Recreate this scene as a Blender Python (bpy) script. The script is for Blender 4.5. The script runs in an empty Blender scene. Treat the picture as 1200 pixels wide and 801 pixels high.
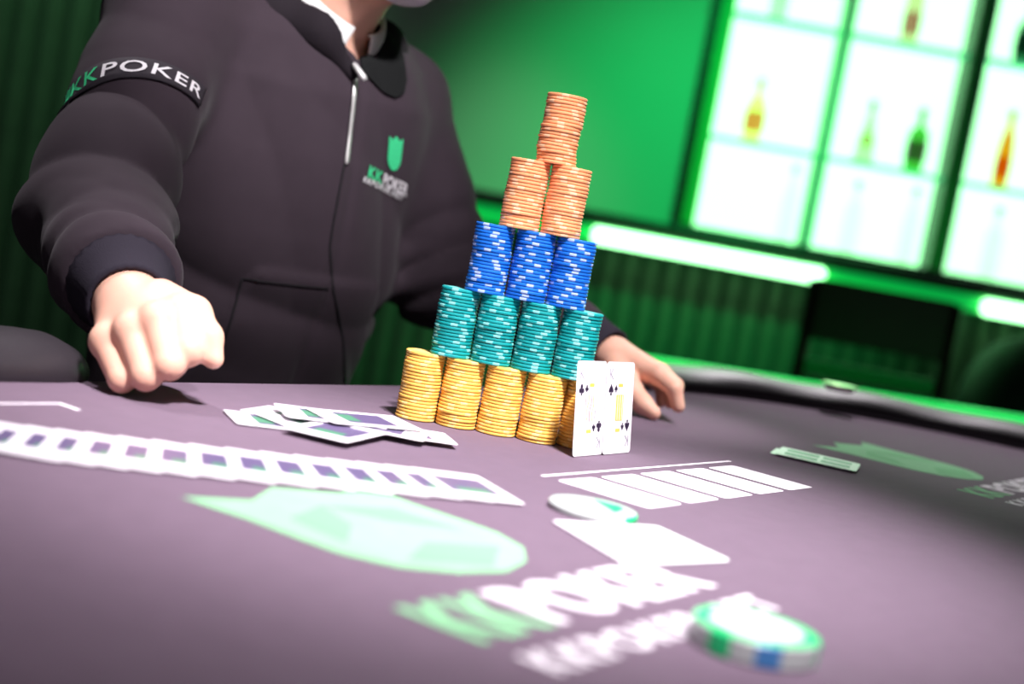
import bpy, bmesh, math, random
import numpy as np
from mathutils import Vector, Matrix
from mathutils.bvhtree import BVHTree

rnd = random.Random(7)
scene = bpy.context.scene
col = scene.collection
R = math.radians

# ------------------------------------------------------------------ camera
FPX, CX, CY = 1667.0, 600.0, 400.5          # 50 mm lens on a 1200 px wide frame
CAM = Vector((0.0, 0.0, 0.95))
PITCH, ROLL = R(4.73), R(10.5)
fwd = Vector((0, math.cos(PITCH), -math.sin(PITCH)))
up0 = Vector((0, math.sin(PITCH), math.cos(PITCH)))
rt0 = Vector((1, 0, 0))
camR = rt0 * math.cos(ROLL) + up0 * math.sin(ROLL)
camU = up0 * math.cos(ROLL) - rt0 * math.sin(ROLL)
cd = bpy.data.cameras.new('camera')
cam = bpy.data.objects.new('camera', cd)
col.objects.link(cam)
M = Matrix((camR, camU, -fwd)).transposed().to_4x4()
M.translation = CAM
cam.matrix_world = M
cd.lens = 50.0
cd.sensor_width = 36.0
cd.clip_start = 0.02
cd.clip_end = 60
cd.dof.use_dof = True
cd.dof.focus_distance = 1.355
cd.dof.aperture_fstop = 2.9
scene.camera = cam

# ------------------------------------------------------------------ world, light, exposure
scene.view_settings.view_transform = 'Standard'
scene.view_settings.look = 'None'
scene.view_settings.exposure = 0.0
scene.view_settings.gamma = 1.0
scene.view_settings.use_curve_mapping = False
w = bpy.data.worlds.new('room_air')
scene.world = w
w.use_nodes = True
bgn = w.node_tree.nodes['Background']
bgn.inputs[0].default_value = (0.9, 0.82, 0.95, 1)
bgn.inputs[1].default_value = 0.19


def lamp(name, kind, loc, aim, energy, color=(1, 1, 1), size=0.1, cone=60, blend=0.5, size_y=None):
    ld = bpy.data.lights.new(name, kind)
    ld.energy = energy
    ld.color = color
    if kind == 'SPOT':
        ld.spot_size = R(cone)
        ld.spot_blend = blend
        ld.shadow_soft_size = size
    elif kind == 'AREA':
        ld.size = size
        if size_y:
            ld.shape = 'RECTANGLE'
            ld.size_y = size_y
    else:
        ld.shadow_soft_size = size
    o = bpy.data.objects.new(name, ld)
    col.objects.link(o)
    o.location = loc
    d = Vector(aim) - Vector(loc)
    o.rotation_euler = d.to_track_quat('-Z', 'Y').to_euler()
    return o


# ceiling spots over the table, with unseen fill spots added
lamp('table_spot_key', 'SPOT', (0.45, 0.25, 2.75), (0.02, 1.08, 0.78), 500, (1.0, 0.94, 0.98), 0.06, 27, 1.0)
lamp('key_falloff_fill', 'SPOT', (0.30, 0.20, 2.75), (-0.06, 1.02, 0.75), 260, (1.0, 0.94, 0.98), 0.06, 35, 1.0)  # second key spot added to soften the falloff on the felt
lamp('table_spot_back', 'SPOT', (-1.0, 1.85, 2.7), (-0.38, 1.27, 0.86), 125, (1.0, 0.93, 0.98), 0.05, 16, 0.9)
lamp('hand_fill_spot', 'SPOT', (0.95, 0.85, 2.7), (0.15, 1.74, 0.80), 330, (1.0, 0.95, 0.98), 0.06, 13, 0.9)  # narrow fill added to brighten the far hand
lamp('chest_fill_spot', 'SPOT', (0.75, -0.3, 2.8), (-0.32, 1.75, 1.10), 620, (1.0, 0.94, 0.98), 0.10, 15, 1.0)  # front fill added to lift the dark hoodie chest
lamp('rail_spot', 'SPOT', (0.75, 4.0, 2.85), (0.70, 2.3, 0.78), 330, (1.0, 0.93, 0.98), 0.08, 30, 0.9)
# unseen spots added to wash the back wall and the left slats
lamp('bar_wash', 'SPOT', (1.1, 3.6, 2.9), (0.55, 5.8, 1.10), 300, (0.0, 1.0, 0.20), 0.1, 50, 1.0)
lamp('bar_wash_low', 'SPOT', (-0.2, 4.2, 2.9), (-0.15, 5.8, 0.85), 34, (0.85, 1.0, 0.80), 0.1, 30, 1.0)
lamp('slat_fill_wash', 'SPOT', (-1.6, 4.6, 2.9), (-1.9, 5.8, 1.2), 62, (0.28, 1.0, 0.42), 0.1, 80, 1.0)  # added to brighten the dark slatted panel on the left


# ------------------------------------------------------------------ projection helpers
def ray(x, y):
    return (camR * ((x - CX) / FPX) - camU * ((y - CY) / FPX) + fwd)


def P(x, y, Y):                       # point on the sight line of pixel x,y at world depth Y
    d = ray(x, y)
    return CAM + d * (Y / d.y)


def T(x, y, z=0.75):                  # point of the horizontal plane z seen at pixel x,y
    d = ray(x, y)
    return CAM + d * ((z - CAM.z) / d.z)


# ------------------------------------------------------------------ materials
def mat(name, color, rough=0.5, metal=0.0, spec=0.5, emit=None, estr=0.0, coat=0.0, sheen=0.0,
        noise=None, bump=None, trans=0.0, alpha=1.0, ior=1.45, sss=0.0):
    """noise=(scale, amount) colour mottling; bump=(scale, strength)"""
    m = bpy.data.materials.new(name)
    m.use_nodes = True
    nt = m.node_tree
    b = nt.nodes['Principled BSDF']
    b.inputs['Base Color'].default_value = (*color, 1)
    b.inputs['Roughness'].default_value = rough
    b.inputs['Metallic'].default_value = metal
    b.inputs['Specular IOR Level'].default_value = spec
    b.inputs['Coat Weight'].default_value = coat
    b.inputs['Sheen Weight'].default_value = sheen
    b.inputs['Transmission Weight'].default_value = trans
    b.inputs['IOR'].default_value = ior
    b.inputs['Alpha'].default_value = alpha
    if sss:
        b.inputs['Subsurface Weight'].default_value = sss
        b.inputs['Subsurface Radius'].default_value = (0.010, 0.004, 0.002)
        b.inputs['Subsurface Scale'].default_value = 1.0
    if emit:
        b.inputs['Emission Color'].default_value = (*emit, 1)
        b.inputs['Emission Strength'].default_value = estr
    tc = None
    if noise or bump:
        tc = nt.nodes.new('ShaderNodeTexCoord')
    if noise:
        n = nt.nodes.new('ShaderNodeTexNoise')
        n.inputs['Scale'].default_value = noise[0]
        n.inputs['Detail'].default_value = 4
        nt.links.new(tc.outputs['Object'], n.inputs['Vector'])
        mx = nt.nodes.new('ShaderNodeMix')
        mx.data_type = 'RGBA'
        a = noise[1]
        mx.inputs[6].default_value = (*[c * (1 - a) for c in color], 1)
        mx.inputs[7].default_value = (*[min(1, c * (1 + a)) for c in color], 1)
        nt.links.new(n.outputs['Fac'], mx.inputs[0])
        nt.links.new(mx.outputs[2], b.inputs['Base Color'])
    if bump:
        n = nt.nodes.new('ShaderNodeTexNoise')
        n.inputs['Scale'].default_value = bump[0]
        n.inputs['Detail'].default_value = 5
        nt.links.new(tc.outputs['Object'], n.inputs['Vector'])
        bp = nt.nodes.new('ShaderNodeBump')
        bp.inputs['Strength'].default_value = bump[1]
        bp.inputs['Distance'].default_value = 0.002
        nt.links.new(n.outputs['Fac'], bp.inputs['Height'])
        nt.links.new(bp.outputs['Normal'], b.inputs['Normal'])
    return m


MT = {}
MT['felt'] = mat('felt', (0.150, 0.103, 0.145), 0.92, spec=0.15, noise=(55, 0.10), bump=(900, 0.25), sheen=0.12)
MT['leather'] = mat('rail_leather', (0.030, 0.025, 0.030), 0.42, spec=0.5, bump=(260, 0.12))
MT['wood_dark'] = mat('dark_wood', (0.030, 0.018, 0.014), 0.45, noise=(18, 0.3))
MT['print_white'] = mat('white_print', (0.86, 0.80, 0.86), 0.8, spec=0.1)
MT['print_green'] = mat('green_print', (0.25, 0.56, 0.30), 0.8, spec=0.1, noise=(30, 0.12))
MT['print_green_dark'] = mat('green_print_shade', (0.19, 0.50, 0.24), 0.8, spec=0.1)
MT['hoodie'] = mat('hoodie_fabric', (0.042, 0.030, 0.039), 0.85, spec=0.2, sheen=0.06, noise=(40, 0.12), bump=(1500, 0.15))
MT['rib'] = mat('rib_knit', (0.026, 0.022, 0.032), 0.9, spec=0.15, bump=(900, 0.3))
MT['hood'] = mat('hood_fabric', (0.020, 0.016, 0.020), 0.9, spec=0.15, bump=(1500, 0.15))
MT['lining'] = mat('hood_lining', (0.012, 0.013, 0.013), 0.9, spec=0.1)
MT['skin'] = mat('skin', (0.80, 0.45, 0.33), 0.5, spec=0.35, noise=(35, 0.06), sss=0.15)
MT['shirt'] = mat('shirt_white', (0.78, 0.78, 0.76), 0.8, noise=(60, 0.04))
MT['shirt_grey'] = mat('shirt_grey', (0.38, 0.34, 0.32), 0.8, noise=(60, 0.06))
MT['mask'] = mat('mask_pale', (0.72, 0.68, 0.72), 0.85)
MT['hair'] = mat('hair_dark', (0.015, 0.012, 0.010), 0.55, bump=(300, 0.5))
MT['eye'] = mat('eye_dark', (0.03, 0.02, 0.015), 0.1)
MT['metal'] = mat('zip_metal', (0.75, 0.75, 0.75), 0.25, metal=1.0)
MT['zip'] = mat('zip_teeth', (0.62, 0.62, 0.60), 0.35, metal=0.25)
MT['seam'] = mat('seam_thread', (0.012, 0.010, 0.013), 0.9)
MT['patch'] = mat('patch_base', (0.030, 0.024, 0.032), 0.8, bump=(1200, 0.2))
MT['thread_white'] = mat('thread_white', (0.86, 0.84, 0.86), 0.7)
MT['thread_green'] = mat('thread_green', (0.05, 0.66, 0.27), 0.6, noise=(200, 0.15))
MT['trousers'] = mat('trouser_cloth', (0.012, 0.012, 0.016), 0.9)
MT['shoe'] = mat('shoe_leather', (0.01, 0.01, 0.01), 0.4)
MT['card'] = mat('card_stock', (0.88, 0.84, 0.88), 0.35, spec=0.4)
MT['card_black'] = mat('card_ink_black', (0.030, 0.018, 0.045), 0.5)
MT['card_grey'] = mat('card_ink_grey', (0.30, 0.27, 0.34), 0.5)
MT['card_yellow'] = mat('card_ink_yellow', (0.88, 0.62, 0.12), 0.5, noise=(400, 0.25))
MT['card_red'] = mat('card_ink_red', (0.55, 0.20, 0.20), 0.5)


def chip_mats(name, base, spot):
    a = mat(name + '_clay', base, 0.38, spec=0.45, noise=(160, 0.10))
    b = mat(name + '_spot', spot, 0.38, spec=0.45)
    return a, b


MT_CHIP = {
    'yellow': chip_mats('chip_yellow', (0.92, 0.54, 0.115), (0.95, 0.67, 0.24)),
    'teal': chip_mats('chip_teal', (0.006, 0.29, 0.29), (0.20, 0.58, 0.56)),
    'blue': chip_mats('chip_blue', (0.010, 0.14, 0.60), (0.34, 0.45, 0.80)),
    'orange': chip_mats('chip_orange', (0.92, 0.37, 0.17), (0.94, 0.54, 0.33)),
}


# ------------------------------------------------------------------ object helpers
def link(o, parent=None):
    col.objects.link(o)
    if parent is not None:
        o.parent = parent
    return o


def mesh_obj(name, verts, faces, material, parent=None, smooth=False, mats=None, fmat=None):
    me = bpy.data.meshes.new(name)
    me.from_pydata([tuple(v) for v in verts], [], [tuple(int(i) for i in f) for f in faces])
    for m in (mats or [material]):
        me.materials.append(m)
    if fmat is not None:
        me.polygons.foreach_set('material_index', fmat)
    if smooth:
        me.polygons.foreach_set('use_smooth', [True] * len(me.polygons))
    me.update()
    return link(bpy.data.objects.new(name, me), parent)


def bm_obj(name, bm, material, parent=None, smooth=False, bevel=0.0, segs=2):
    me = bpy.data.meshes.new(name)
    bmesh.ops.recalc_face_normals(bm, faces=bm.faces)
    bm.to_mesh(me)
    bm.free()
    me.materials.append(material)
    if smooth:
        me.polygons.foreach_set('use_smooth', [True] * len(me.polygons))
    o = link(bpy.data.objects.new(name, me), parent)
    if bevel:
        md = o.modifiers.new('bevel', 'BEVEL')
        md.width = bevel
        md.segments = segs
        md.limit_method = 'ANGLE'
    return o


def add_box(bm, lo, hi, mtx=None):
    r = bmesh.ops.create_cube(bm, size=1.0)
    lo, hi = Vector(lo), Vector(hi)
    s = hi - lo
    c = (hi + lo) / 2
    for v in r['verts']:
        v.co = Vector((v.co.x * s.x, v.co.y * s.y, v.co.z * s.z)) + c
        if mtx is not None:
            v.co = mtx @ v.co
    return r['verts']


def box(name, lo, hi, material, parent=None, bevel=0.003):
    bm = bmesh.new()
    add_box(bm, lo, hi)
    return bm_obj(name, bm, material, parent, bevel=bevel)


def lathe(bm, prof, seg=24, center=(0, 0, 0), sy=1.0):
    rings = []
    for r, z in prof:
        rings.append([bm.verts.new((center[0] + max(r, 1e-5) * math.cos(2 * math.pi * k / seg),
                                    center[1] + sy * max(r, 1e-5) * math.sin(2 * math.pi * k / seg),
                                    center[2] + z)) for k in range(seg)])
    for a, b in zip(rings, rings[1:]):
        for k in range(seg):
            bm.faces.new((a[k], a[(k + 1) % seg], b[(k + 1) % seg], b[k]))
    bm.faces.new(rings[0][::-1])
    bm.faces.new(rings[-1])
    return rings


def tube_pts(bm, pts, rad, seg=10, cap=True):
    pts = [Vector(p) for p in pts]
    rads = rad if isinstance(rad, (list, tuple)) else [rad] * len(pts)
    rings = []
    nrm = None
    for i, p in enumerate(pts):
        t = (pts[min(i + 1, len(pts) - 1)] - pts[max(i - 1, 0)]).normalized()
        if nrm is None:
            nrm = t.orthogonal().normalized()
        else:
            nrm = (nrm - t * nrm.dot(t)).normalized()
        b = t.cross(nrm)
        rings.append([bm.verts.new(p + (nrm * math.cos(2 * math.pi * k / seg) + b * math.sin(2 * math.pi * k / seg)) * rads[i]) for k in range(seg)])
    for a, b in zip(rings, rings[1:]):
        for k in range(seg):
            bm.faces.new((a[k], a[(k + 1) % seg], b[(k + 1) % seg], b[k]))
    if cap:
        bm.faces.new(rings[0][::-1])
        bm.faces.new(rings[-1])


def tag(o, label=None, cat=None, group=None, kind=None):
    if label:
        o['label'] = label
    if cat:
        o['category'] = cat
    if group:
        o['group'] = group
    if kind:
        o['kind'] = kind
    return o


def empty(name, loc=(0, 0, 0), rz=0.0):
    o = bpy.data.objects.new(name, None)
    o.empty_display_size = 0.05
    o.location = loc
    o.rotation_euler = (0, 0, rz)
    return link(o)


def struct(o, label=None):
    return tag(o, label, kind='structure')


_text_cache = {}


def text_mesh(s, offset=0.0, spacing=1.0, xs=1.0):
    """2-D lettering: returns (list of xy, faces); cap height 1, starting at x=0"""
    key = (s, offset, spacing)
    if key not in _text_cache:
        cu = bpy.data.curves.new('lettering', 'FONT')
        cu.body = s
        cu.size = 1.0
        cu.offset = offset
        cu.space_character = spacing
        cu.resolution_u = 3
        cu.fill_mode = 'FRONT'
        o = bpy.data.objects.new('lettering_source', cu)
        col.objects.link(o)
        dg = bpy.context.evaluated_depsgraph_get()
        me = bpy.data.meshes.new_from_object(o.evaluated_get(dg))
        vs = [(v.co.x, v.co.y) for v in me.vertices]
        fs = [tuple(p.vertices) for p in me.polygons]
        bpy.data.objects.remove(o)
        bpy.data.curves.remove(cu)
        bpy.data.meshes.remove(me)
        x0 = min(v[0] for v in vs)
        y0 = min(v[1] for v in vs)
        y1 = max(v[1] for v in vs)
        k = 1.0 / (y1 - y0)
        _text_cache[key] = ([((x - x0) * k, (y - y0) * k) for x, y in vs], fs)
    vs, fs = _text_cache[key]
    return [(x * xs, y) for x, y in vs], fs


SHIELD = [(0, -1.0), (0.22, -0.90), (0.40, -0.68), (0.49, -0.35), (0.5, 0.0), (0.5, 0.42), (0.54, 0.96), (0.27, 0.77),
          (0, 1.02), (-0.27, 0.77), (-0.54, 0.96), (-0.5, 0.42), (-0.5, 0.0), (-0.49, -0.35), (-0.40, -0.68), (-0.22, -0.90)]


# ------------------------------------------------------------------ implicit surfaces
def surface_nets(fn, lo, hi, h):
    lo = np.array(lo, float)
    n = np.ceil((np.array(hi, float) - lo) / h).astype(int) + 1
    ys = lo[1] + h * np.arange(n[1])
    zs = lo[2] + h * np.arange(n[2])
    V = np.empty(tuple(n), np.float32)
    YY, ZZ = np.meshgrid(ys, zs, indexing='ij')
    step = max(1, int(400000 / (n[1] * n[2])))
    for i in range(0, n[0], step):
        j = min(n[0], i + step)
        xs = lo[0] + h * np.arange(i, j)
        pts = np.empty((j - i, n[1], n[2], 3), np.float32)
        pts[..., 0] = xs[:, None, None]
        pts[..., 1] = YY
        pts[..., 2] = ZZ
        V[i:j] = fn(pts.reshape(-1, 3)).reshape(j - i, n[1], n[2])
    S = V < 0
    c = n - 1
    cnt = np.zeros(tuple(c), np.int8)
    for dx in (0, 1):
        for dy in (0, 1):
            for dz in (0, 1):
                cnt += S[dx:dx + c[0], dy:dy + c[1], dz:dz + c[2]]
    act = (cnt > 0) & (cnt < 8)
    idx = -np.ones(tuple(c), np.int64)
    I = np.argwhere(act)
    idx[act] = np.arange(len(I))
    acc = np.zeros((len(I), 3))
    num = np.zeros(len(I))
    cor = [(a, b, d) for a in (0, 1) for b in (0, 1) for d in (0, 1)]
    for a in cor:
        for ax in range(3):
            if a[ax] == 1:
                continue
            b = list(a)
            b[ax] = 1
            va = V[I[:, 0] + a[0], I[:, 1] + a[1], I[:, 2] + a[2]]
            vb = V[I[:, 0] + b[0], I[:, 1] + b[1], I[:, 2] + b[2]]
            m = (va < 0) != (vb < 0)
            t = np.where(m, va / np.where(m, va - vb, 1), 0)
            p = np.tile(np.array(a, float), (len(I), 1))
            p[:, ax] += t
            acc[m] += p[m]
            num[m] += 1
    verts = lo + h * (I + acc / num[:, None])
    faces = []
    for ax in range(3):
        u, v = [(1, 2), (2, 0), (0, 1)][ax]
        sl0 = [slice(None)] * 3
        sl1 = [slice(None)] * 3
        sl0[ax] = slice(0, -1)
        sl1[ax] = slice(1, None)
        A = S[tuple(sl0)]
        B = S[tuple(sl1)]
        E = np.argwhere(A != B)
        ok = (E[:, u] > 0) & (E[:, v] > 0) & (E[:, u] < c[u]) & (E[:, v] < c[v])
        E = E[ok]
        flip = ~A[E[:, 0], E[:, 1], E[:, 2]]
        q = []
        for du, dv in ((-1, -1), (0, -1), (0, 0), (-1, 0)):
            e = E.copy()
            e[:, u] += du
            e[:, v] += dv
            q.append(idx[e[:, 0], e[:, 1], e[:, 2]])
        Q = np.stack(q, 1)
        Q[flip] = Q[flip][:, ::-1]
        faces.append(Q)
    return verts, np.concatenate(faces)


def smin(a, b, k):
    h = np.clip(0.5 + 0.5 * (b - a) / k, 0, 1)
    return b + (a - b) * h - k * h * (1 - h)


def smax(a, b, k):
    return -smin(-a, -b, k)


def cone(p, a, b, ra, rb):
    a = np.array(a, float)
    b = np.array(b, float)
    ab = b - a
    t = np.clip(((p - a) @ ab) / max(ab @ ab, 1e-12), 0, 1)
    return np.linalg.norm(p - a - t[:, None] * ab, axis=1) - (ra + (rb - ra) * t)


def ell(p, c, r, rot=None):
    q = p - np.array(c, float)
    if rot is not None:
        q = q @ np.array(rot)
    r = np.array(r, float)
    k0 = np.linalg.norm(q / r, axis=1)
    k1 = np.linalg.norm(q / (r * r), axis=1)
    return k0 * (k0 - 1) / np.maximum(k1, 1e-9)


def chain(p, pts, rads, k):
    d = None
    for (a, b, ra, rb) in zip(pts, pts[1:], rads, rads[1:]):
        e = cone(p, a, b, ra, rb)
        d = e if d is None else smin(d, e, k)
    return d


def soft_noise(p, f, seed=0.0):
    x, y, z = p[:, 0] * f + seed, p[:, 1] * f + 1.7 * seed, p[:, 2] * f - seed
    return (np.sin(x + 1.3 * np.sin(y * 0.9 + 0.4)) + np.sin(1.1 * y + 1.2 * np.sin(z * 1.1 + 1.9)) + np.sin(0.9 * z + 1.4 * np.sin(x * 0.8 + 2.6))) / 3


def nets_obj(name, fn, lo, hi, h, material, parent=None):
    v, f = surface_nets(fn, lo, hi, h)
    me = bpy.data.meshes.new(name)
    me.from_pydata(v.tolist(), [], f.tolist())
    me.materials.append(material)
    me.polygons.foreach_set('use_smooth', [True] * len(me.polygons))
    me.update()
    return link(bpy.data.objects.new(name, me), parent)

# ================================================================== the setting
YW = 5.80
MT['wall'] = mat('painted_wall', (0.55, 0.58, 0.55), 0.8, noise=(3, 0.05), bump=(120, 0.1))
MT['dark_wall'] = mat('dark_wall', (0.05, 0.055, 0.05), 0.8, noise=(4, 0.2))
MT['slat'] = mat('slat_wood', (0.11, 0.13, 0.10), 0.5, noise=(14, 0.3))
MT['floor'] = mat('dark_carpet', (0.03, 0.028, 0.03), 0.95, noise=(40, 0.3), bump=(300, 0.4))
MT['ceiling'] = mat('ceiling_paint', (0.04, 0.04, 0.04), 0.9)
MT['frame_dark'] = mat('cabinet_frame', (0.020, 0.030, 0.024), 0.4)
MT['frame_grey'] = mat('cabinet_mullion', (0.62, 0.56, 0.58), 0.4)
MT['frame_green'] = mat('cabinet_post', (0.05, 0.50, 0.14), 0.4)
MT['shelf_glass'] = mat('shelf_glass', (0.10, 0.75, 0.35), 0.15, emit=(0.10, 0.85, 0.35), estr=0.6)  # back light caught in the glass is put in as emission
MT['backlight'] = mat('backlit_panel', (0.8, 0.9, 0.8), 0.6, emit=(0.36, 1.0, 0.44), estr=2.7)
MT['led'] = mat('led_tube', (0.8, 1.0, 0.8), 0.5, emit=(0.34, 1.0, 0.40), estr=6.0)
MT['trim_glow'] = mat('trim_green_glow', (0.02, 0.5, 0.12), 0.4, emit=(0.0, 0.42, 0.06), estr=0.8)  # unlit trim; its reflected green light is put in as weak emission
MT['led_green'] = mat('led_strip_green', (0.02, 0.6, 0.15), 0.4, emit=(0.005, 0.85, 0.12), estr=1.0)
MT['chair_fill'] = mat('chair_fill_strip', (0.02, 0.6, 0.15), 0.4, emit=(0.005, 0.85, 0.12), estr=3.0)  # glow for the added strip that lights the chair
MT['counter'] = mat('counter_top', (0.012, 0.016, 0.014), 0.35)

struct(box('floor', (-4.2, -1.5, -0.05), (4.2, 6.3, 0), MT['floor'], bevel=0), 'dark carpeted floor of the card room')
struct(box('ceiling', (-4.2, -1.5, 3.0), (4.2, 6.3, 3.05), MT['ceiling'], bevel=0), 'dark ceiling of the card room')
struct(box('wall_left', (-4.25, -1.5, 0), (-4.2, 6.3, 3.0), MT['dark_wall'], bevel=0), 'dark side wall left of the table')
struct(box('wall_right', (4.2, -1.5, 0), (4.25, 6.3, 3.0), MT['dark_wall'], bevel=0), 'dark side wall right of the table')

# back wall with an opening for the recessed bottle cabinet
CABX0, CABX1, CABZ0, CABZ1 = 0.548, 3.2, 1.06, 2.46
bm = bmesh.new()
add_box(bm, (-4.2, YW, 0), (CABX0, YW + 0.5, 3.0))
add_box(bm, (CABX1, YW, 0), (4.2, YW + 0.5, 3.0))
add_box(bm, (CABX0, YW, 0), (CABX1, YW + 0.5, CABZ0))
add_box(bm, (CABX0, YW, CABZ1), (CABX1, YW + 0.5, 3.0))
wall = struct(bm_obj('wall_back', bm, MT['wall']), 'green lit plain wall beside the bottle cabinet')

# slatted panelling: the bar front below the counter and the tall panel on the far left
slat_me = {}


def slat(x, wd, z0, z1, dep):
    key = (round(wd, 3), z0, z1)
    if key not in slat_me:
        bm = bmesh.new()
        add_box(bm, (-wd / 2, -dep, z0), (wd / 2, 0, z1))
        bmesh.ops.bevel(bm, geom=[e for e in bm.edges if abs((e.verts[0].co - e.verts[1].co).z) > 0.1],
                        offset=0.012, segments=2, affect='EDGES')
        me = bpy.data.meshes.new('slat')
        bmesh.ops.recalc_face_normals(bm, faces=bm.faces)
        bm.to_mesh(me)
        bm.free()
        me.materials.append(MT['slat'])
        slat_me[key] = me
    o = link(bpy.data.objects.new('slat', slat_me[key]), wall)
    o.location = (x, YW, 0)


box('slat_backing', (-1.3, YW - 0.012, 0.05), (3.3, YW + 0.0, 0.93), MT['dark_wall'], wall, 0)
k = 0
x = -1.28
while x < 3.25:
    slat(x, 0.062, 0.06, 0.925, 0.035)
    x += 0.085
box('slat_backing', (-3.4, YW - 0.012, 0.0), (-1.32, YW, 3.0), MT['dark_wall'], wall, 0)
x = -3.3
while x < -1.33:
    slat(x, 0.075, 0.01, 2.98, 0.05)
    x += 0.105

# the back-bar counter ledge with its light tubes
bar = empty('bar_counter', (1.0, YW - 0.036, 0))
tag(bar, 'long dark bar ledge under the backlit cabinet with light tubes below', 'counter')
bar_y0 = -0.16
box('counter_top', (-2.3, bar_y0, 1.0), (2.3, 0, 1.055), MT['counter'], bar, 0.006)
box('green_trim', (-2.3, bar_y0 + 0.03, 0.935), (2.3, -0.002, 0.998), MT['trim_glow'], bar, 0.004)


def led_tube(x0, x1):
    bm = bmesh.new()
    tube_pts(bm, [(x0, 0, 0), (x0 + 0.01, 0, 0), (x1 - 0.01, 0, 0), (x1, 0, 0)], [0.026, 0.032, 0.032, 0.026], 12)
    o = bm_obj('light_tube', bm, MT['led'], bar, smooth=True)
    o.location = (-1.0, bar_y0 - 0.0, 0.962)
    o['label'] = 'glowing white green light tube'


led_tube(0.236, 1.155)
led_tube(1.795, 2.75)

# ---- backlit bottle cabinet set into the wall
cab = empty('bottle_cabinet', (CABX0, YW, CABZ0))
tag(cab, 'backlit green and white bottle cabinet with a grid of bright shelves', 'cabinet')
cw, chh = CABX1 - CABX0, CABZ1 - CABZ0
box('back_panel', (0, 0.13, 0), (cw, 0.16, chh), MT['backlight'], cab, 0)
box('cabinet_base', (0, -0.03, -0.004), (cw, 0.13, 0.012), MT['counter'], cab, 0)
box('side_panel', (-0.004, -0.03, 0.012), (0.035, 0.13, chh), MT['frame_dark'], cab, 0.002)
box('side_trim', (0.035, 0.0, 0.012), (0.09, 0.12, chh), MT['frame_green'], cab, 0.002)
for zz in (0.385, 0.885):
    for (xa, xb) in ((0.09, 0.527), (0.563, 1.04), (1.12, 1.62), (1.70, cw)):
        o = box('shelf', (xa, 0.0, zz - 0.016), (xb, 0.125, zz), MT['shelf_glass'], cab, 0.002)
        o['label'] = 'green glass shelf'
box('mullion', (0.525, -0.02, 0.012), (0.567, 0.03, chh), MT['frame_grey'], cab, 0.003)
box('divider', (0.530, 0.03, 0.012), (0.560, 0.125, chh), MT['frame_green'], cab, 0.002)
box('post', (1.045, -0.03, 0.012), (1.115, 0.125, chh), MT['frame_dark'], cab, 0.003)
box('post_face', (1.052, -0.04, 0.012), (1.108, -0.03, chh), MT['frame_green'], cab, 0.002)
box('post', (1.625, -0.03, 0.012), (1.695, 0.125, chh), MT['frame_dark'], cab, 0.003)

# ---- bottles
BOT = {'round': [(0.0, 0), (0.034, 0), (0.036, 0.006), (0.036, 0.165), (0.032, 0.19), (0.018, 0.215), (0.0135, 0.235), (0.013, 0.28), (0.0145, 0.282), (0.0145, 0.296), (0.0, 0.297)],
       'square': [(0.0, 0), (0.038, 0), (0.040, 0.006), (0.040, 0.15), (0.037, 0.165), (0.016, 0.185), (0.0125, 0.20), (0.0125, 0.255), (0.0, 0.256)],
       'tall': [(0.0, 0), (0.030, 0), (0.032, 0.006), (0.032, 0.15), (0.026, 0.20), (0.016, 0.245), (0.012, 0.265), (0.012, 0.30), (0.014, 0.302), (0.014, 0.312), (0.0, 0.313)],
       'flared': [(0.0, 0), (0.042, 0), (0.044, 0.006), (0.036, 0.05), (0.028, 0.11), (0.020, 0.16), (0.0135, 0.19), (0.0125, 0.25), (0.0, 0.252)]}
cap_m = None


def glass_mat(tint, dark, paper=0.0):
    """clear tinted glass, or thin paper that lets the back light through"""
    m = bpy.data.materials.new('bottle_glass' if not paper else 'bottle_label')
    m.use_nodes = True
    nt = m.node_tree
    b = nt.nodes['Principled BSDF']
    b.inputs['Base Color'].default_value = (*tint, 1)
    b.inputs['Roughness'].default_value = 0.6 if paper else 0.05
    t = nt.nodes.new('ShaderNodeBsdfTransparent')
    t.inputs[0].default_value = (*tint, 1)
    mx = nt.nodes.new('ShaderNodeMixShader')
    mx.inputs[0].default_value = paper if paper else 0.06
    nt.links.new(t.outputs[0], mx.inputs[1])
    nt.links.new(b.outputs[0], mx.inputs[2])
    nt.links.new(mx.outputs[0], nt.nodes['Material Output'].inputs[0])
    return m


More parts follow.
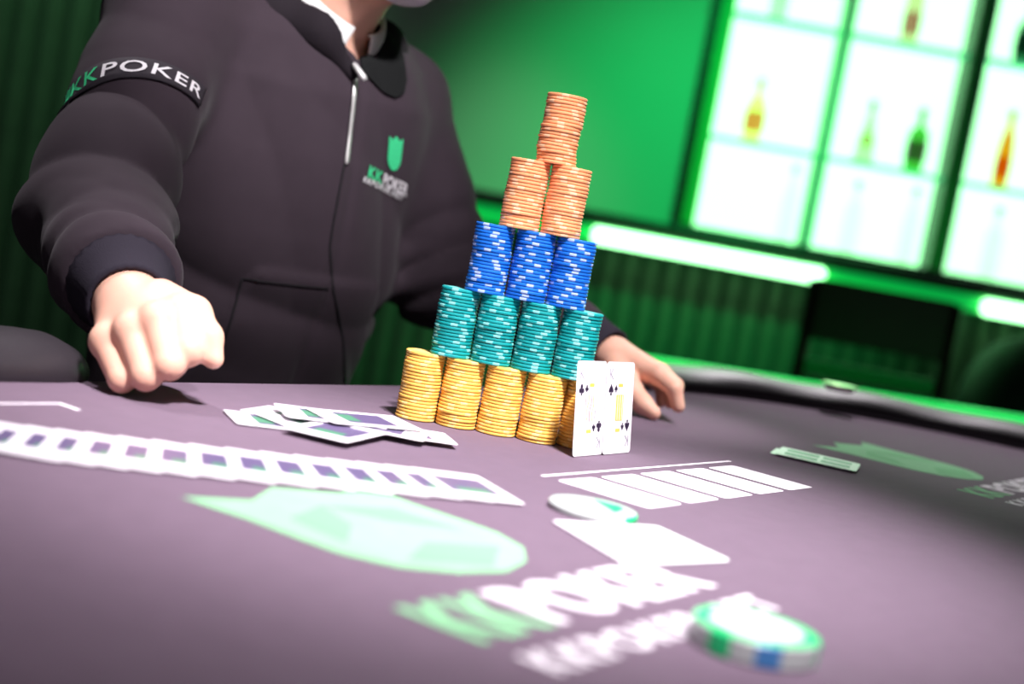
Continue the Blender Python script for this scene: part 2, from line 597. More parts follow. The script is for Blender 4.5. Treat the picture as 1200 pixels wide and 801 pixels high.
def bottle(px, py, shape, glass, label_c, fill, desc, zshelf, Y=5.855, sc=1.0, lab=True):
    base = T(px, py, zshelf)
    d = ray(px, py)
    X = (CAM + d * (Y / d.y)).x
    t = empty('bottle', (X, Y, zshelf + 0.001))
    t.scale = (sc, sc, sc)
    tag(t, desc, 'bottle', 'bottles in the backlit cabinet')
    prof = BOT[shape]
    seg = 4 if shape == 'square' else 20
    gm = glass_mat(glass, fill)
    bm = bmesh.new()
    lathe(bm, prof, 24)
    if shape == 'square':
        for v in bm.verts:
            r = math.hypot(v.co.x, v.co.y)
            if r > 0.02:
                k = min(1.3, 1.0 / max(abs(v.co.x) / r, abs(v.co.y) / r))
                v.co.x *= k * 0.88
                v.co.y *= k * 0.88
    bm_obj('glass_body', bm, gm, t, smooth=True)
    top = prof[-2]
    bm = bmesh.new()
    lathe(bm, [(top[0] + 0.001, top[1] - 0.028), (top[0] + 0.0015, top[1] - 0.026), (top[0] + 0.0015, top[1] + 0.002), (top[0] * 0.8, top[1] + 0.004)], 16)
    bm_obj('cap', bm, glass_mat([0.75 * c for c in glass], 0), t, smooth=False)
    if lab:
        lm = glass_mat(label_c, 0.0, 0.10)
        bm = bmesh.new()
        r0 = prof[3][0] + 0.0015 if shape != 'flared' else 0.036
        zz0, zz1 = (0.045, 0.125) if shape != 'flared' else (0.07, 0.12)
        rb = r0 if shape != 'flared' else 0.027
        f = 1.0 if shape != 'square' else 1.08
        lathe(bm, [(r0 * f, zz0), (rb * f, zz1)], 24)
        bm_obj('paper_label', bm, lm, t, smooth=False)
    return t


Z1, Z2, Z0 = CABZ0 + 0.385, CABZ0 + 0.885, CABZ0 + 0.012
bottle(879, 166, 'square', (0.97, 0.80, 0.50), (0.95, 0.48, 0.42), 0.40, 'squat bottle with an orange label alone on the left middle shelf', Z1)
bottle(1011, 187, 'flared', (0.72, 0.90, 0.62), (0.92, 0.60, 0.60), 0.45, 'pale green flared bottle with a tan label on the centre middle shelf', Z1)
bottle(1069, 197, 'square', (0.25, 0.50, 0.20), (0.70, 0.42, 0.60), 0.8, 'dark square bottle with a grey label on the centre middle shelf', Z1)
bottle(1170, 217, 'tall', (0.90, 0.40, 0.08), (0.99, 0.50, 0.06), 0.97, 'tall amber bottle with an orange yellow label at the right of the cabinet', Z1)
bottle(909, 28, 'round', (0.72, 0.88, 0.70), (0.3, 0.7, 0.4), 0.40, 'green glass bottle on the upper left shelf', Z2, lab=False)
bottle(1064, 48, 'round', (0.80, 0.62, 0.55), (0.85, 0.55, 0.62), 0.7, 'brown bottle with a tan label on the upper centre shelf', Z2)
bottle(1197, 75, 'square', (0.15, 0.30, 0.25), (0.2, 0.3, 0.3), 0.95, 'near black bottle on the upper right shelf', Z2)
bottle(915, 289, 'tall', (0.95, 0.98, 0.95), (0.8, 0.9, 0.8), 0.12, 'clear bottle standing on the bottom ledge in the left bay', Z0, lab=False)
bottle(989, 303, 'round', (0.95, 0.97, 0.94), (0.8, 0.9, 0.8), 0.12, 'clear bottle on the bottom ledge next to the grey mullion', Z0, lab=False)
bottle(1056, 315, 'tall', (0.94, 0.96, 0.93), (0.8, 0.9, 0.8), 0.15, 'clear bottle on the bottom ledge next to the thick dark post', Z0, lab=False)
bottle(1154, 331, 'round', (0.93, 0.96, 0.93), (0.8, 0.9, 0.8), 0.18, 'clear bottle on the bottom ledge in the right bay', Z0, lab=False)

# ---- low partition with a green light strip, behind the table on the right
p0 = P(722, 412.5, 3.2)
pz = p0.z
p1 = T(1200, 489.5, pz)
pa, pb = p0 - (p1 - p0) * 0.07, p1 + (p1 - p0) * 0.15
part = empty('low_partition', (pa.x, pa.y, 0), math.atan2(pb.y - pa.y, pb.x - pa.x))
tag(part, 'low dark partition topped by a bright green light strip behind the rail', 'partition')
plen = math.hypot(pb.x - pa.x, pb.y - pa.y)
box('partition_panel', (0, 0, 0), (plen, 0.05, pz - 0.004), MT['dark_wall'], part, 0.002)
box('light_strip', (0, -0.008, pz - 0.028), (plen, 0.0, pz), MT['led_green'], part, 0.002)
box('light_strip', (0, 0.05, pz - 0.05), (plen, 0.058, pz), MT['chair_fill'], part, 0.002)  # unseen rear strip added to throw green light on the chair
box('top_cap', (0, 0.0, pz - 0.004), (plen, 0.05, pz), MT['led_green'], part, 0.001)
box('end_post', (-0.05, 0, 0), (0, 0.05, pz + 0.004), MT['frame_dark'], part, 0.003)

# ---- bar chair seen between partition and bar
MT['chair_wood'] = mat('chair_wood', (0.022, 0.006, 0.006), 0.5, noise=(10, 0.4))
MT['chair_rail_lit'] = mat('chair_rail_green_lit', (0.012, 0.42, 0.13), 0.5)  # green strip light falling on the rail, put into its colour
c0, c1 = P(950, 330, 4.2), P(1128, 356, 4.2)
ccx = (c0.x + c1.x) / 2
hw = (c1.x - c0.x) / 2
chair = empty('bar_chair', (ccx, 4.2, 0))
tag(chair, 'dark brown wooden chair with a wide back and green lit lower rail', 'chair')
bm = bmesh.new()
vs = add_box(bm, (-hw + 0.02, -0.012, 0.775), (hw - 0.02, 0.012, 0.955))
bmesh.ops.subdivide_edges(bm, edges=[e for e in bm.edges if abs((e.verts[0].co - e.verts[1].co).x) > 0.1], cuts=8)
for v in bm.verts:
    v.co.y += 0.03 * (1 - (v.co.x / hw) ** 2)
bm_obj('backrest', bm, MT['chair_wood'], chair, bevel=0.006)
for s in (-1, 1):
    bm = bmesh.new()
    tube_pts(bm, [(s * (hw - 0.015), 0.03, 0), (s * (hw - 0.015), 0.0, 0.45), (s * (hw - 0.015), 0.0, 0.95)], [0.014, 0.02, 0.018], 8)
    bm_obj('leg', bm, MT['chair_wood'], chair, smooth=True)
    bm = bmesh.new()
    tube_pts(bm, [(s * (hw - 0.03), 0.44, 0), (s * (hw - 0.02), 0.42, 0.43)], [0.013, 0.02], 8)
    bm_obj('leg', bm, MT['chair_wood'], chair, smooth=True)
box('back_rail', (-hw + 0.02, -0.012, 0.672), (hw - 0.035, 0.012, 0.718), MT['chair_rail_lit'], chair, 0.008)['label'] = 'green lit lower back rail'
box('back_rail', (-hw + 0.02, -0.012, 0.615), (hw - 0.035, 0.012, 0.664), MT['chair_wood'], chair, 0.006)
box('seat', (-hw + 0.0, 0.0, 0.43), (hw - 0.0, 0.46, 0.47), MT['chair_wood'], chair, 0.015)

# ---- round backed chair at the right edge
rc = P(1218, 470, 4.6)
tub = empty('tub_chair', (rc.x + 0.06, 4.6, 0))
tag(tub, 'black round backed tub chair at the right edge behind the rail', 'chair')
MT['tub'] = mat('tub_chair_cover', (0.006, 0.008, 0.010), 0.6, bump=(60, 0.2))


def tub_sdf(p):
    q = p.copy()
    d = ell(q, (0, 0.05, 0.62), (0.30, 0.30, 0.34))
    d = smax(d, -ell(q, (0, 0.16, 0.70), (0.235, 0.30, 0.36)), 0.03)
    d = smax(d, 0.36 - q[:, 2], 0.02)
    return d


nets_obj('shell', tub_sdf, (-0.36, -0.3, 0.3), (0.36, 0.42, 1.0), 0.016, MT['tub'], tub)
bm = bmesh.new()
lathe(bm, [(0.24, 0.36), (0.25, 0.38), (0.25, 0.44), (0.22, 0.47)], 28, (0, 0.06, 0))
bm_obj('seat_cushion', bm, MT['tub'], tub, smooth=True)
for a in (45, 135, 225, 315):
    bm = bmesh.new()
    ca, sa = math.cos(R(a)), math.sin(R(a))
    tube_pts(bm, [(0.24 * ca, 0.05 + 0.24 * sa, 0), (0.17 * ca, 0.05 + 0.17 * sa, 0.38)], [0.012, 0.02], 8)
    bm_obj('leg', bm, MT['chair_wood'], tub, smooth=True)

# ================================================================== the poker table
TA = R(56)
dv = Vector((math.cos(TA), math.sin(TA), 0))
nv = Vector((-math.sin(TA), math.cos(TA), 0))
TC = dv * 1.272 + nv * 0.49
HL, HN, RR, ZT = 0.513, 0.62, 0.47, 0.75      # half lengths far and near, end radius, felt height
table = empty('poker_table', (TC.x, TC.y, 0), TA)
tag(table, 'oval poker table with dark purple felt, black padded rail and printed logos', 'table')


def t2l(p):                            # world point to table-local x,y
    q = Vector((p.x, p.y, 0)) - TC
    return q.dot(dv), q.dot(nv)


def stadium(r, n=40):
    pts = []
    for k in range(n + 1):
        a = -math.pi / 2 + math.pi * k / n
        pts.append((HL + r * math.cos(a), r * math.sin(a)))
    for k in range(n + 1):
        a = math.pi / 2 + math.pi * k / n
        pts.append((-HN + r * math.cos(a), r * math.sin(a)))
    return pts


def plate(name, pts, z0, z1, material, parent, bevel=0.0):
    bm = bmesh.new()
    vs = [bm.verts.new((x, y, z0)) for x, y in pts]
    f = bm.faces.new(vs)
    r = bmesh.ops.extrude_face_region(bm, geom=[f])
    for v in r['geom']:
        if isinstance(v, bmesh.types.BMVert):
            v.co.z = z1
    return bm_obj(name, bm, material, parent, bevel=bevel)


plate('felt_top', stadium(RR + 0.012), ZT - 0.02, ZT, MT['felt'], table, 0.003)
plate('table_board', stadium(RR + 0.004), ZT - 0.055, ZT - 0.0205, MT['wood_dark'], table, 0.003)
# padded rail: swept round profile, open at the dealer's place
CUT0, CUT1 = t2l(T(128, 452))[0], t2l(Vector((0.19, 1.99, 0)))[0]
path = []
NS = 8
for k in range(NS):
    x = CUT1 + (HL - CUT1) * k / NS
    path.append((x, RR, 0.0, 1.0))
for k in range(49):
    a = math.pi / 2 - math.pi * k / 48
    path.append((HL + RR * math.cos(a), RR * math.sin(a), math.cos(a), math.sin(a)))
for k in range(1, 24):
    path.append((HL - (HL + HN) * k / 24, -RR, 0.0, -1.0))
for k in range(49):
    a = -math.pi / 2 - math.pi * k / 48
    path.append((-HN + RR * math.cos(a), RR * math.sin(a), math.cos(a), math.sin(a)))
for k in range(1, NS + 1):
    path.append((-HN + (CUT0 + HN) * k / NS, RR, 0.0, 1.0))
prof = []
for k in range(22):
    a = math.pi * 1.15 * k / 21 - 0.075 * math.pi
    prof.append((0.062 - 0.062 * math.cos(a), 0.004 + 0.030 * max(math.sin(a), -0.3)))
prof += [(0.122, -0.03), (0.10, -0.06), (0.012, -0.06)]
bm = bmesh.new()
rings = []
for i, (x, y, nx, ny) in enumerate(path):
    e = min(i, len(path) - 1 - i)
    sc = {0: 0.72, 1: 0.95}.get(e, 1.0)
    zb = 0.002 * math.sin(i * 0.9) if e > 2 else 0
    rings.append([bm.verts.new((x + nx * (0.06 + (o_ - 0.06) * sc), y + ny * (0.06 + (o_ - 0.06) * sc), ZT + (z_ + (zb if z_ > 0.02 else 0)) * sc)) for o_, z_ in prof])
for a, b in zip(rings, rings[1:]):
    for k in range(len(prof)):
        bm.faces.new((a[k], a[(k + 1) % len(prof)], b[(k + 1) % len(prof)], b[k]))
bm.faces.new(rings[0])
bm.faces.new(rings[-1][::-1])
bm_obj('padded_rail', bm, MT['leather'], table, smooth=True)['label'] = 'black padded leather armrest rail'
for s in (-1, 1):
    ped = box('pedestal', (s * 0.62 - 0.05, -0.24, 0.05), (s * 0.62 + 0.05, 0.24, ZT - 0.055), MT['wood_dark'], table, 0.01)
    box('pedestal_foot', (s * 0.62 - 0.08, -0.36, 0.0), (s * 0.62 + 0.08, 0.36, 0.05), MT['wood_dark'], table, 0.012)


# ---- prints on the felt
def decal(name, pts2, faces, material, z=0.0004):
    return mesh_obj(name, [(x, y, ZT + z) for x, y in pts2], faces, material, table)


def rrect(x0, y0, x1, y1, r, n=4):
    pts = []
    for (cx, cy, a0) in ((x1 - r, y1 - r, 0), (x0 + r, y1 - r, 90), (x0 + r, y0 + r, 180), (x1 - r, y0 + r, 270)):
        for k in range(n + 1):
            a = R(a0 + 90 * k / n)
            pts.append((cx + r * math.cos(a), cy + r * math.sin(a)))
    return pts


def decal_poly(name, pts, material, z=0.0004):
    return decal(name, pts, [tuple(range(len(pts)))], material, z)


sx0, sy0 = t2l(T(652, 563))
for k in range(5):
    xa = sx0 + 0.0685 * k
    decal_poly('card_slot', rrect(xa, sy0 - 0.088, xa + 0.0580, sy0, 0.005), MT['print_white'])
la, lb = t2l(T(635, 558)), t2l(T(857, 540.5))
decal_poly('printed_line', rrect(la[0], la[1] - 0.002, lb[0], la[1] + 0.0025, 0.002), MT['print_white'])
qa, qb, qc = t2l(T(0, 474)), t2l(T(68, 473)), t2l(T(92, 481))
decal_poly('printed_line', [(qa[0] - 0.2, qb[1] + 0.0022), (qb[0] + 0.004, qb[1] + 0.0022), (qb[0] + 0.004, qc[1]), (qb[0] - 0.001, qc[1]), (qb[0] - 0.001, qb[1] - 0.0022), (qa[0] - 0.2, qb[1] - 0.0022)], MT['print_white'])


def table_logo(tx, ty, lh, length):
    """text origin (left end of the first line's baseline) in table-local coordinates"""
    for s, m, xa in (('KK', MT['print_green'], 0.0), ('POKER', MT['print_white'], 2.0 / 7.15)):
        vs, fs = text_mesh(s, 0.035, 1.08)
        wmax = max(v[0] for v in vs)
        span = length * ((2.0 / 7.15 - 0.012) if s == 'KK' else (1 - 2.0 / 7.15))
        decal('printed_lettering', [(tx + xa * length + x / wmax * span, ty + y * lh) for x, y in vs], fs, m)
    vs, fs = text_mesh('KKPOKER.NET', 0.03, 1.25)
    wmax = max(v[0] for v in vs)
    decal('printed_lettering', [(tx + x / wmax * length, ty - lh * 0.80 + y * lh * 0.48) for x, y in vs], fs, MT['print_white'])
    cx, cy = tx + length * 0.50, ty + lh * 1.28 + 0.098
    sw, sh = 0.155, 0.095
    decal_poly('printed_shield', [(cx + x * sw, cy + y * sh) for x, y in SHIELD], MT['print_green'])
    for sgn in (1, -1):
        f = [(0, 0.55), (0.32 * sgn, 0.35), (0.36 * sgn, -0.2), (0.12 * sgn, 0.1)]
        if sgn < 0:
            f = f[::-1]
        decal_poly('printed_shield_facet', [(cx + x * sw, cy + y * sh) for x, y in f], MT['print_green_dark'], 0.0006)
    decal_poly('printed_shield_facet', [(cx + x * sw, cy + y * sh) for x, y in [(0, -0.9), (0.3, -0.6), (0.0, -0.35), (-0.3, -0.6)]], MT['print_green_dark'], 0.0006)


bx, by = t2l(T(566, 754))
table_logo(bx, by, 0.057, 0.256)
rx, ry = t2l(T(1163, 584.5))
table_logo(rx, ry, 0.040, 0.30)

# ================================================================== chips
CHR, CHT = 0.0192, 0.00325


def chip_mesh(name, r, t, mats, nspot=4, seg=36, frac=0.2):
    prof = [(0.0, 0), (r * 0.70, 0), (r - 0.0010, 0), (r, 0.0009), (r, t - 0.0009), (r - 0.0010, t), (r * 0.70, t), (r * 0.66, t - 0.0002), (0, t - 0.0002)]
    verts, faces, fm = [], [], []
    for (rr, z) in prof[1:-1]:
        for k in range(seg):
            a = 2 * math.pi * k / seg
            verts.append((rr * math.cos(a), rr * math.sin(a), z))
    n = len(prof) - 2
    per = seg // nspot
    for i in range(n - 1):
        for k in range(seg):
            faces.append((i * seg + k, i * seg + (k + 1) % seg, (i + 1) * seg + (k + 1) % seg, (i + 1) * seg + k))
            spot = (k % per) < frac * per
            fm.append(1 if (spot and i < 5) or i == 5 else 0)
    faces.append(tuple(range(seg))[::-1])
    fm.append(0)
    faces.append(tuple((n - 1) * seg + k for k in range(seg)))
    fm.append(1 if name != 'plain' else 0)
    me = bpy.data.meshes.new('poker_chip')
    me.from_pydata(verts, [], faces)
    for m in mats:
        me.materials.append(m)
    me.polygons.foreach_set('material_index', fm)
    me.polygons.foreach_set('use_smooth', [2 < len(f) < 5 and False for f in faces])
    me.update()
    return me


chip_me = {c: chip_mesh(c, CHR, CHT - 0.00012, MT_CHIP[c]) for c in MT_CHIP}
base3 = T(579.5, 511)
TX, TY = base3.x, base3.y + CHR
rows = [('yellow', 5), ('teal', 4), ('blue', 3), ('orange', 2), ('orange', 1)]
ORD = {1: ['the single'], 2: ['the left', 'the right'], 3: ['the left', 'the middle', 'the right'],
       4: ['the leftmost', 'the second', 'the third', 'the rightmost'],
       5: ['the leftmost', 'the second', 'the middle', 'the fourth', 'the rightmost']}
ROWN = ['bottom row', 'second row', 'third row', 'fourth row', 'top of the tower']
NTH = ['first', 'second', 'third', 'fourth', 'fifth', 'sixth', 'seventh', 'eighth', 'ninth', 'tenth', 'eleventh', 'twelfth',
       'thirteenth', 'fourteenth', 'fifteenth', 'sixteenth', 'seventeenth', 'eighteenth', 'nineteenth', 'twentieth']
z = ZT + 0.0003
NCH = 20
for ri, (colr, n) in enumerate(rows):
    shift = (0.0, 0.0024, 0.0044, 0.0065, 0.0095)[ri]
    for si in range(n):
        cx = TX + (si - (n - 1) / 2) * 0.0390 + shift
        ox, oy = 0.0, 0.0
        cy = TY + (0.009 if (ri, si) == (0, 4) else 0.0)      # pushed back a little by the cards
        for k in range(NCH):
            ox = ox * 0.86 + rnd.gauss(0, 0.00042)
            oy = oy * 0.86 + rnd.gauss(0, 0.00045)
            if ri == 4 and k == 11:
                ox += 0.0013
            ox = max(-0.0016, min(0.0016, ox))
            o = link(bpy.data.objects.new('poker_chip', chip_me[colr]))
            o.location = (cx + ox * (0.55 if n > 1 else 1), cy + oy, z + k * CHT)
            o.rotation_euler = (0, 0, rnd.uniform(0, 6.28))
            where = ORD[n][si]
            nth = 'topmost chip' if k == NCH - 1 else '%s chip from the bottom' % NTH[k]
            if ri == 4:
                lab = '%s of the single orange stack crowning the tower' % nth
            else:
                lab = '%s of %s stack in the %s %s' % (nth, where, colr, ROWN[ri])
            tag(o, lab, 'poker chip', '%s chips, row %d stack %d' % (colr, ri + 1, si + 1))
    z += NCH * CHT


# ---- two big round buttons on the felt
MT['btn_green'] = mat('button_green', (0.01, 0.62, 0.20), 0.3, spec=0.5)
MT['btn_white'] = mat('button_white', (0.78, 0.82, 0.78), 0.3, spec=0.5)
MT['btn_grey'] = mat('button_grey', (0.50, 0.54, 0.52), 0.35)
MT['btn_pale'] = mat('button_pale', (0.44, 0.52, 0.47), 0.35)
MT['btn_blue'] = mat('button_blue', (0.06, 0.22, 0.50), 0.35)


def button(px, py, r, t, rz, desc, edge_mats, top_m, ring_m):
    c = T(px, py)
    b = empty('dealer_button', (c.x, c.y, ZT + 0.0006), rz)
    tag(b, desc, 'dealer button')
    seg = 48
    verts, faces, fm = [], [], []
    prof = [(r * 0.9, 0), (r - 0.001, 0), (r, 0.001), (r, t - 0.0012), (r - 0.0012, t), (r * 0.74, t)]
    for rr, zz in prof:
        for k in range(seg):
            a = 2 * math.pi * k / seg
            verts.append((rr * math.cos(a), rr * math.sin(a), zz))
    for i in range(len(prof) - 1):
        for k in range(seg):
            faces.append((i * seg + k, i * seg + (k + 1) % seg, (i + 1) * seg + (k + 1) % seg, (i + 1) * seg + k))
            fm.append(edge_mats[1][(k * len(edge_mats[1])) // seg] if i < 4 else len(edge_mats[0]))
    faces.append(tuple(range(seg))[::-1])
    fm.append(0)
    faces.append(tuple((len(prof) - 1) * seg + k for k in range(seg)))
    fm.append(0)
    mesh_obj('button_body', verts, faces, None, b, mats=list(edge_mats[0]) + [ring_m], fmat=fm)
    bm = bmesh.new()
    lathe(bm, [(r * 0.73, t), (r * 0.73, t + 0.0005), (r * 0.70, t + 0.0008)], 40)
    bm_obj('button_face', bm, top_m, b)
    return b


em = [MT['btn_grey'], MT['btn_green'], MT['btn_blue'], MT['btn_white']]
button(881, 761, 0.0345, 0.0125, R(-8), 'thick green and white round button at the front right of the felt', (em, [1, 0, 0, 1, 0, 3, 1, 0, 0, 0, 1, 0, 2, 0, 0, 1]), MT['btn_white'], MT['btn_green'])
b1 = button(694, 601, 0.0335, 0.005, R(20), 'white round button with a green edge lying beside the printed card slots', (em, [1, 1, 0, 0, 0, 0, 0, 0, 0, 0, 0, 0, 0, 1, 1, 1]), MT['btn_pale'], MT['btn_pale'])
MT['btn_ink'] = mat('button_ink', (0.25, 0.30, 0.28), 0.5)
bpy.context.view_layer.update()
o = mesh_obj('button_band', [(x * 0.0335 * 0.7, y * 0.0335 * 0.7, 0.0062) for x, y in [(0.35, -0.9), (0.98, -0.2), (0.98, 0.25), (0.35, 0.9)]], [(0, 1, 2, 3)], MT['btn_green'], b1)


# ================================================================== playing cards
def back_material():
    m = mat('card_back', (0.86, 0.82, 0.87), 0.35, spec=0.4)
    nt = m.node_tree
    b = nt.nodes['Principled BSDF']
    tc = nt.nodes.new('ShaderNodeTexCoord')
    sp = nt.nodes.new('ShaderNodeSeparateXYZ')
    nt.links.new(tc.outputs['Object'], sp.inputs[0])

    def math_(op, a, bb=None):
        n = nt.nodes.new('ShaderNodeMath')
        n.operation = op
        for i, v in enumerate((a, bb)):
            if v is None:
                continue
            if isinstance(v, (int, float)):
                n.inputs[i].default_value = v
            else:
                nt.links.new(v, n.inputs[i])
        return n.outputs[0]
    ax = math_('ABSOLUTE', sp.outputs[0])
    ay = math_('ABSOLUTE', sp.outputs[1])
    inside = math_('MULTIPLY', math_('LESS_THAN', ax, 0.0205), math_('LESS_THAN', ay, 0.024))
    grn = math_('MULTIPLY', math_('LESS_THAN', sp.outputs[1], -0.009), math_('LESS_THAN', ax, 0.013))
    m1 = nt.nodes.new('ShaderNodeMix')
    m1.data_type = 'RGBA'
    m1.inputs[6].default_value = (0.13, 0.10, 0.20, 1)
    m1.inputs[7].default_value = (0.09, 0.26, 0.16, 1)
    nt.links.new(grn, m1.inputs[0])
    m2 = nt.nodes.new('ShaderNodeMix')
    m2.data_type = 'RGBA'
    m2.inputs[6].default_value = (0.88, 0.84, 0.89, 1)
    nt.links.new(inside, m2.inputs[0])
    nt.links.new(m1.outputs[2], m2.inputs[7])
    nt.links.new(m2.outputs[2], b.inputs['Base Color'])
    return m


MT['card_back'] = back_material()
CWD, CHG = 0.0585, 0.089


def card_mesh(name, wd, hg, t, top, side):
    pts = rrect(-wd / 2, -hg / 2, wd / 2, hg / 2, 0.0035, 3)
    n = len(pts)
    verts = [(x, y, 0) for x, y in pts] + [(x, y, t) for x, y in pts]
    faces = [tuple(range(n))[::-1], tuple(range(n, 2 * n))] + [(k, (k + 1) % n, n + (k + 1) % n, n + k) for k in range(n)]
    me = bpy.data.meshes.new(name)
    me.from_pydata(verts, [], faces)
    me.materials.append(side)
    me.materials.append(top)
    me.polygons[1].material_index = 1
    me.update()
    return me


back_me = card_mesh('playing_card', CWD, CHG, 0.0004, MT['card_back'], MT['card'])
blank_me = card_mesh('playing_card', CWD, CHG, 0.0004, MT['card'], MT['card'])


def put_card(me, p, ang, z, label, group, tilt=(0.0, 0.0)):
    o = link(bpy.data.objects.new('playing_card', me))
    o.rotation_euler = (tilt[0], tilt[1], ang)
    o.location = (p[0], p[1], z)
    return tag(o, label, 'playing card', group)


# ribbon spread on the left: centres from far/near edge pixels
fx = [-60, 8, 40, 74, 108, 145, 184, 226, 268, 308, 347, 384, 419, 452, 482]
NRIB = len(fx)
for i, x in enumerate(fx):
    u = (x - 8) / (482 - 8)
    far_y = 497 + 53 * min(max(u, -0.2), 1) ** 0.92 if u > 0 else 497 - 8 * (8 - x) / 68
    lean = -38 + 92 * max(u, -0.1) ** 1.05 if u > 0 else -42
    fa = T(x + 12, far_y + 3)
    ne = T(x + 12 + lean, far_y + 36 + 2 * u)
    ax = (fa - ne)
    ang = math.atan2(ax.y, ax.x) - math.pi / 2
    c = (fa + ne) / 2
    top = (i == NRIB - 1)
    lab = 'fully uncovered rightmost card ending the face down ribbon spread' if top else 'face down card, %s from the right end of the ribbon spread' % NTH[NRIB - 1 - i]
    if i == 0:
        continue
    off = Vector((math.cos(ang), math.sin(ang), 0)) * (CWD * 0.30)
    put_card(back_me, (c.x + off.x, c.y + off.y), ang, ZT + 0.0022, lab, 'ribbon spread of cards', (0, R(1.5)))

# loose pile of discarded cards
pile = [(330, 497, 12), (352, 494, -28), (372, 500, 36), (470, 512, 4), (395, 512, 60), (440, 508, -14), (385, 498, 10), (425, 503, 22)]
ORDP = ['far left card', 'second card', 'third card', 'far right card sticking out', 'near card', 'sixth card', 'seventh card', 'topmost card']
PL = ['leftmost face down card at the bottom of the loose pile',
      'face down card at the back of the loose pile behind the chips',
      'face down card poking out at the front left of the loose pile',
      'rightmost face down card sticking out of the pile toward the yellow chips',
      'face down card poking out at the front right of the loose pile',
      'face down card on the right half of the loose pile',
      'face down card near the top left of the loose pile',
      'topmost face down card lying on the loose pile']
for i, (px, py, a) in enumerate(pile):
    c = T(px, py)
    put_card(back_me, (c.x, c.y), R(a - 90 + 12), ZT + 0.0012 + i * 0.0011, PL[i], 'loose pile of cards', (R(rnd.uniform(-1, 1)), R(rnd.uniform(-1, 1))))

# blank white card in front of the white button
w4 = [T(645, 611), T(770, 618), T(857, 659), T(735, 664)]
cc = sum(w4, Vector()) / 4
pl_ = [(p.x - cc.x, p.y - cc.y) for p in w4]


def round_poly(pts, r, n=4):
    out = []
    m = len(pts)
    for i in range(m):
        p = Vector((*pts[i], 0))
        a = (Vector((*pts[i - 1], 0)) - p).normalized()
        b = (Vector((*pts[(i + 1) % m], 0)) - p).normalized()
        for k in range(n + 1):
            t = k / n
            q0, q1 = p + a * r, p + b * r
            q = q0 * (1 - t) ** 2 + p * 2 * t * (1 - t) + q1 * t * t
            out.append((q.x, q.y))
    return out


o = plate('cut_card', round_poly(pl_[::-1], 0.006), 0, 0.0006, MT['card'], None)
o.location = (cc.x, cc.y, ZT + 0.0008)
tag(o, 'blank white cut card lying before the white round button', 'card')

# two pale green backed cards on the right
MT['pair_print'] = mat('pair_back_print', (0.16, 0.46, 0.26), 0.5)
MT['card_back_green'] = mat('card_back_pale_green', (0.80, 0.88, 0.82), 0.4)
pale_me = card_mesh('playing_card', CWD, CHG, 0.0004, MT['card_back_green'], MT['card'])
ca, cb = T(916, 532), T(1001, 551)
dirc = cb - ca
ang = math.atan2(dirc.y, dirc.x) - math.pi / 2
cm = (ca + cb) / 2
for i in range(2):
    q = cm + Vector((-0.004, 0.010, 0)) * (1 - i)
    o = put_card(pale_me, (q.x, q.y), ang, ZT + 0.0008 + 0.003 * i,
                 ['lower of the two pale green backed cards beside the printed slots', 'upper of the two pale green backed cards beside the printed slots'][i], 'pair of hole cards', (0, R(2.0 * i)))
    for (x0, y0, x1, y1) in ((-0.021, -0.036, -0.004, 0.0), (-0.021, 0.004, -0.004, 0.036), (0.004, -0.036, 0.021, 0.0), (0.004, 0.004, 0.021, 0.036)):
        mesh_obj('back_print', [(x, y, 0.0006) for x, y in rrect(x0, y0, x1, y1, 0.003)], [tuple(range(20))], MT['pair_print'], o)


# ---- the two kings standing against the tower
def spade(sc):
    pts = []
    for k in range(13):
        a = math.pi * (k / 12)
        pts.append((0.5 * math.sin(a) * (1.0), 0.5 * math.cos(a)))
    right = [(0, 0.62), (0.16, 0.36), (0.42, 0.08), (0.50, -0.14), (0.40, -0.30), (0.22, -0.30), (0.07, -0.20), (0.20, -0.58)]
    return [(x * sc, y * sc) for x, y in right + [(-x, y) for x, y in right[:0:-1]]]


def club(sc):
    pts = []
    for (cx, cy, a0, a1) in ((0.0, 0.28, -50, 230),):
        for k in range(11):
            a = R(a0 + (a1 - a0) * k / 10)
            pts.append((cx + 0.25 * math.cos(a), cy + 0.25 * math.sin(a)))
    left = []
    for k in range(9):
        a = R(100 + 220 * k / 8)
        left.append((-0.27 + 0.25 * math.cos(a), -0.12 + 0.25 * math.sin(a)))
    out = pts + left + [(-0.05, -0.2), (-0.17, -0.58), (0.17, -0.58), (0.05, -0.2)] + [(-x, y) for x, y in left[::-1]]
    return [(x * sc, y * sc) for x, y in out]


